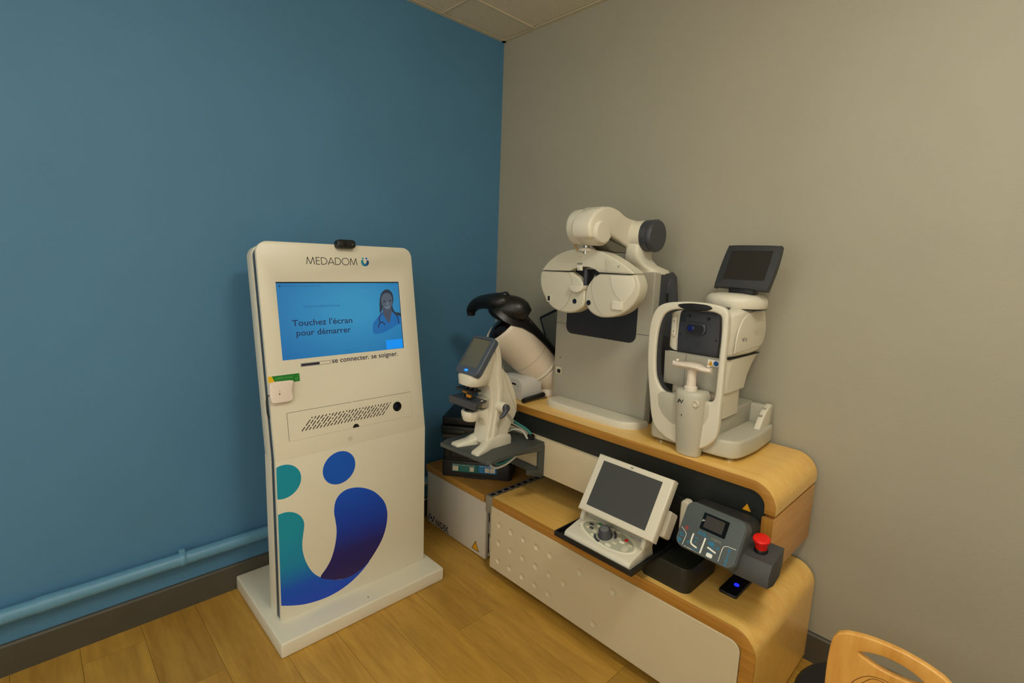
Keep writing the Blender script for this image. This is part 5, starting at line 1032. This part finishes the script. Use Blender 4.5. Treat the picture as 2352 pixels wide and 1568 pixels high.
for uu, hw, dz in ((-0.068, 0.010, 0.012), (-0.050, 0.016, 0.009), (-0.025, 0.024, 0.012), (0.0, 0.027, 0.014), (0.025, 0.024, 0.012), (0.050, 0.016, 0.005), (0.068, 0.010, 0.005)):
    cpb.append([(-0.792 + uu, 1.630 - hw, 1.112 + dz * 0.6), (-0.792 + uu, 1.630 - hw * 0.6, 1.116 + dz), (-0.792 + uu, 1.630 + hw * 0.6, 1.118 + dz), (-0.792 + uu, 1.630 + hw, 1.114 + dz * 0.6), (-0.792 + uu, 1.630 + hw * 0.7, 1.106 + dz * 0.3), (-0.792 + uu, 1.630 - hw * 0.7, 1.106 + dz * 0.3)])
cr_ = loft('chin_rest', cpb, MATS['chin_cream'], t, ang=70)
for s_ in (-1, 1): lathe('paper_pin', [(0, 0), (0.003, 0), (0.003, 0.007), (0.006, 0.008), (0.006, 0.011), (0.004, 0.0135), (0, 0.014)], frame((-0.792 + 0.056 * s_, 1.632, 1.120 - 0.002 * s_), (1, 0, 0), (0, 1, 0)), MATS['chin_cream'], t, n=14)

# ------------------------------------------------------------------ chair
t = thing('chair', 'small beech plywood chair with hand hole in backrest and black seat', 'chair', (-0.10, 1.48, 0))
CBm = frame((-0.112, 1.352, 0.0), (1, 0.0, 0), (0, -0.10, 1.0))
bo_ = cr([(-0.098, 0.400), (-0.110, 0.48), (-0.1125, 0.56), (-0.109, 0.630), (-0.100, 0.656)], 4, False) + cr([(-0.085, 0.665), (-0.05, 0.672), (0.0, 0.675), (0.05, 0.672), (0.085, 0.665)], 4, False) + cr([(0.100, 0.656), (0.109, 0.630), (0.1125, 0.56), (0.110, 0.48), (0.098, 0.400)], 4, False)
hole = cr([(-0.058, 0.628), (-0.030, 0.640), (0.0, 0.644), (0.030, 0.641), (0.056, 0.630), (0.045, 0.616), (0.015, 0.609), (-0.015, 0.609), (-0.040, 0.616)], 4)
bm = prism_bm(bo_, 0, 0.015, bev=0.004, seg=3, holes=[hole], both=True)
bmesh.ops.triangulate(bm, faces=bm.faces)
for k_ in (-0.09, -0.06, -0.03, 0, 0.03, 0.06, 0.09):
    bmesh.ops.bisect_plane(bm, geom=list(bm.verts) + list(bm.edges) + list(bm.faces), plane_co=(k_, 0, 0), plane_no=(1, 0, 0))
def bend(bm):
    for v in bm.verts: v.co.z += (v.co.x / 0.11) ** 2 * 0.014
bend(bm)
br_ = finish('backrest', bm, M_PLYB, t, CBm, ang=40)
eng = [cr([(-0.083, 0.521), (-0.068, 0.535), (-0.054, 0.560), (-0.035, 0.580), (-0.010, 0.588), (0.002, 0.586), (0.000, 0.582), (-0.026, 0.579), (-0.045, 0.555), (-0.060, 0.535)], 4, False), cr([(-0.038, 0.541), (-0.027, 0.562), (-0.012, 0.575), (0.004, 0.573), (0.018, 0.560)], 4, False), cr([(-0.083, 0.521), (-0.06, 0.505), (-0.02, 0.50), (0.02, 0.51)], 4, False)]
bm = join_bm([prism_bm(strip_pts(p, 0.0016), 0.0148, 0.0153) for p in eng]); bend(bm)
finish('engraved_line', bm, mat('engraving_brown', rgb(110, 70, 20), 0.6), br_, CBm, smooth=False)
# seat, frame and legs
SH = 0.300
lathe('seat', [(0, SH - 0.030), (0.200, SH - 0.030), (0.215, SH - 0.020), (0.219, SH - 0.006), (0.211, SH), (0.16, SH - 0.004), (0, SH - 0.006)], frame((-0.118, 1.53, 0), (1, 0, 0), (0, 1, 0)), mat('seat_black', rgb(20, 19, 18), 0.6, noise=0.05, nscale=60), t, n=48)
for s_ in (-1, 1):
    tube('back_upright', cr([(-0.116 + 0.07 * s_, 1.40, SH - 0.030), (-0.116 + 0.075 * s_, 1.355, SH - 0.020), (-0.116 + 0.078 * s_, 1.330, SH + 0.04), (-0.116 + 0.080 * s_, 1.318, 0.45), (-0.116 + 0.080 * s_, 1.313, 0.50)], 4, False), 0.009, M_BLK, t, n=10)
    for fy in (1.36, 1.64):
        tube('leg', [(-0.116 + 0.10 * s_, 1.50 + (fy - 1.5) * 0.7, SH - 0.030), (-0.116 + 0.155 * s_, fy, 0.0)], [0.012, 0.010], M_BLK, t, n=12)

# ------------------------------------------------------------------ loose cables
def cable(label, pts, r, m, loc):
    t_ = thing('cable', label, 'cable', loc)
    tube('cable_run', cr(pts, 6, False), r, m, t_, n=8)
cable('teal cable running from behind the lensmeter to the shelf gland', [(-1.555, 1.515, 0.760), (-1.530, 1.545, 0.735), (-1.500, 1.570, 0.712), (-1.484, 1.578, 0.694)], 0.006, M_TEAL, (-1.52, 1.55, SZ))
cable('white cable arching over the dark shelf behind the lensmeter', [(-1.575, 1.505, 0.690), (-1.550, 1.535, 0.708), (-1.515, 1.556, 0.704), (-1.478, 1.552, 0.680)], 0.0045, M_CWHT, (-1.53, 1.53, SZ))
cable('thin pale cable beside the teal one behind the lensmeter', [(-1.560, 1.515, 0.745), (-1.530, 1.550, 0.722), (-1.500, 1.578, 0.702), (-1.486, 1.585, 0.694)], 0.0035, M_CWHT, (-1.52, 1.56, SZ))
cable('grey and teal cable loop hanging under the dark shelf', [(-1.430, 1.44, 0.645), (-1.450, 1.40, 0.612), (-1.485, 1.375, 0.590), (-1.520, 1.372, 0.596), (-1.535, 1.39, 0.63), (-1.53, 1.42, 0.652)], 0.0045, M_CWHT, (-1.48, 1.40, 0.59))
cable('teal cable under the dark shelf', [(-1.435, 1.455, 0.648), (-1.455, 1.41, 0.622), (-1.485, 1.388, 0.603), (-1.518, 1.384, 0.610), (-1.530, 1.40, 0.65)], 0.005, M_TEAL, (-1.48, 1.41, 0.60))
cable('white cable hanging between kiosk and white cabinet', [(-2.190, 1.30, 0.33), (-2.184, 1.38, 0.27), (-2.188, 1.46, 0.24), (-2.190, 1.51, 0.235)], 0.004, M_CWHT, (-2.23, 1.4, 0.2))
cable('dark cable dropping behind the kiosk beside the wooden cabinet top', [(-2.226, 1.45, 0.43), (-2.195, 1.455, 0.37), (-2.186, 1.475, 0.30), (-2.182, 1.48, 0.06), (-2.16, 1.45, 0.006)], 0.005, M_BLK, (-2.23, 1.5, 0.0))
cable('thin grey cable low between kiosk and white cabinet', [(-2.190, 1.30, 0.16), (-2.184, 1.42, 0.135), (-2.188, 1.51, 0.14)], 0.003, M_CWHT, (-2.23, 1.42, 0.13))
cable('cream cable curling out behind the control console', [(-1.03, 1.56, TZ + 0.012), (-1.075, 1.50, TZ + 0.014), (-1.085, 1.45, TZ + 0.013), (-1.078, 1.41, TZ + 0.010)], 0.003, M_CWHT, (-1.07, 1.48, TZ))
t = thing('wall_socket', 'small pale socket on the blue wall beside the printer', 'socket', (BLUE_X, 1.44, 0.44))
prism('socket_plate', rrect(1.40, 1.47, 0.40, 0.47, 0.006, 3), SIDE(BLUE_X), 0, 0.012, mat('socket_cream', rgb(176, 176, 166), 0.45), t, bev=0.003)
prism('socket_face', ell(1.435, 0.435, 0.022, n=24), SIDE(BLUE_X + 0.012), 0, 0.001, M_WHT2, t, smooth=False)

for o in bpy.data.objects:
    if '_o' in o: del o['_o']
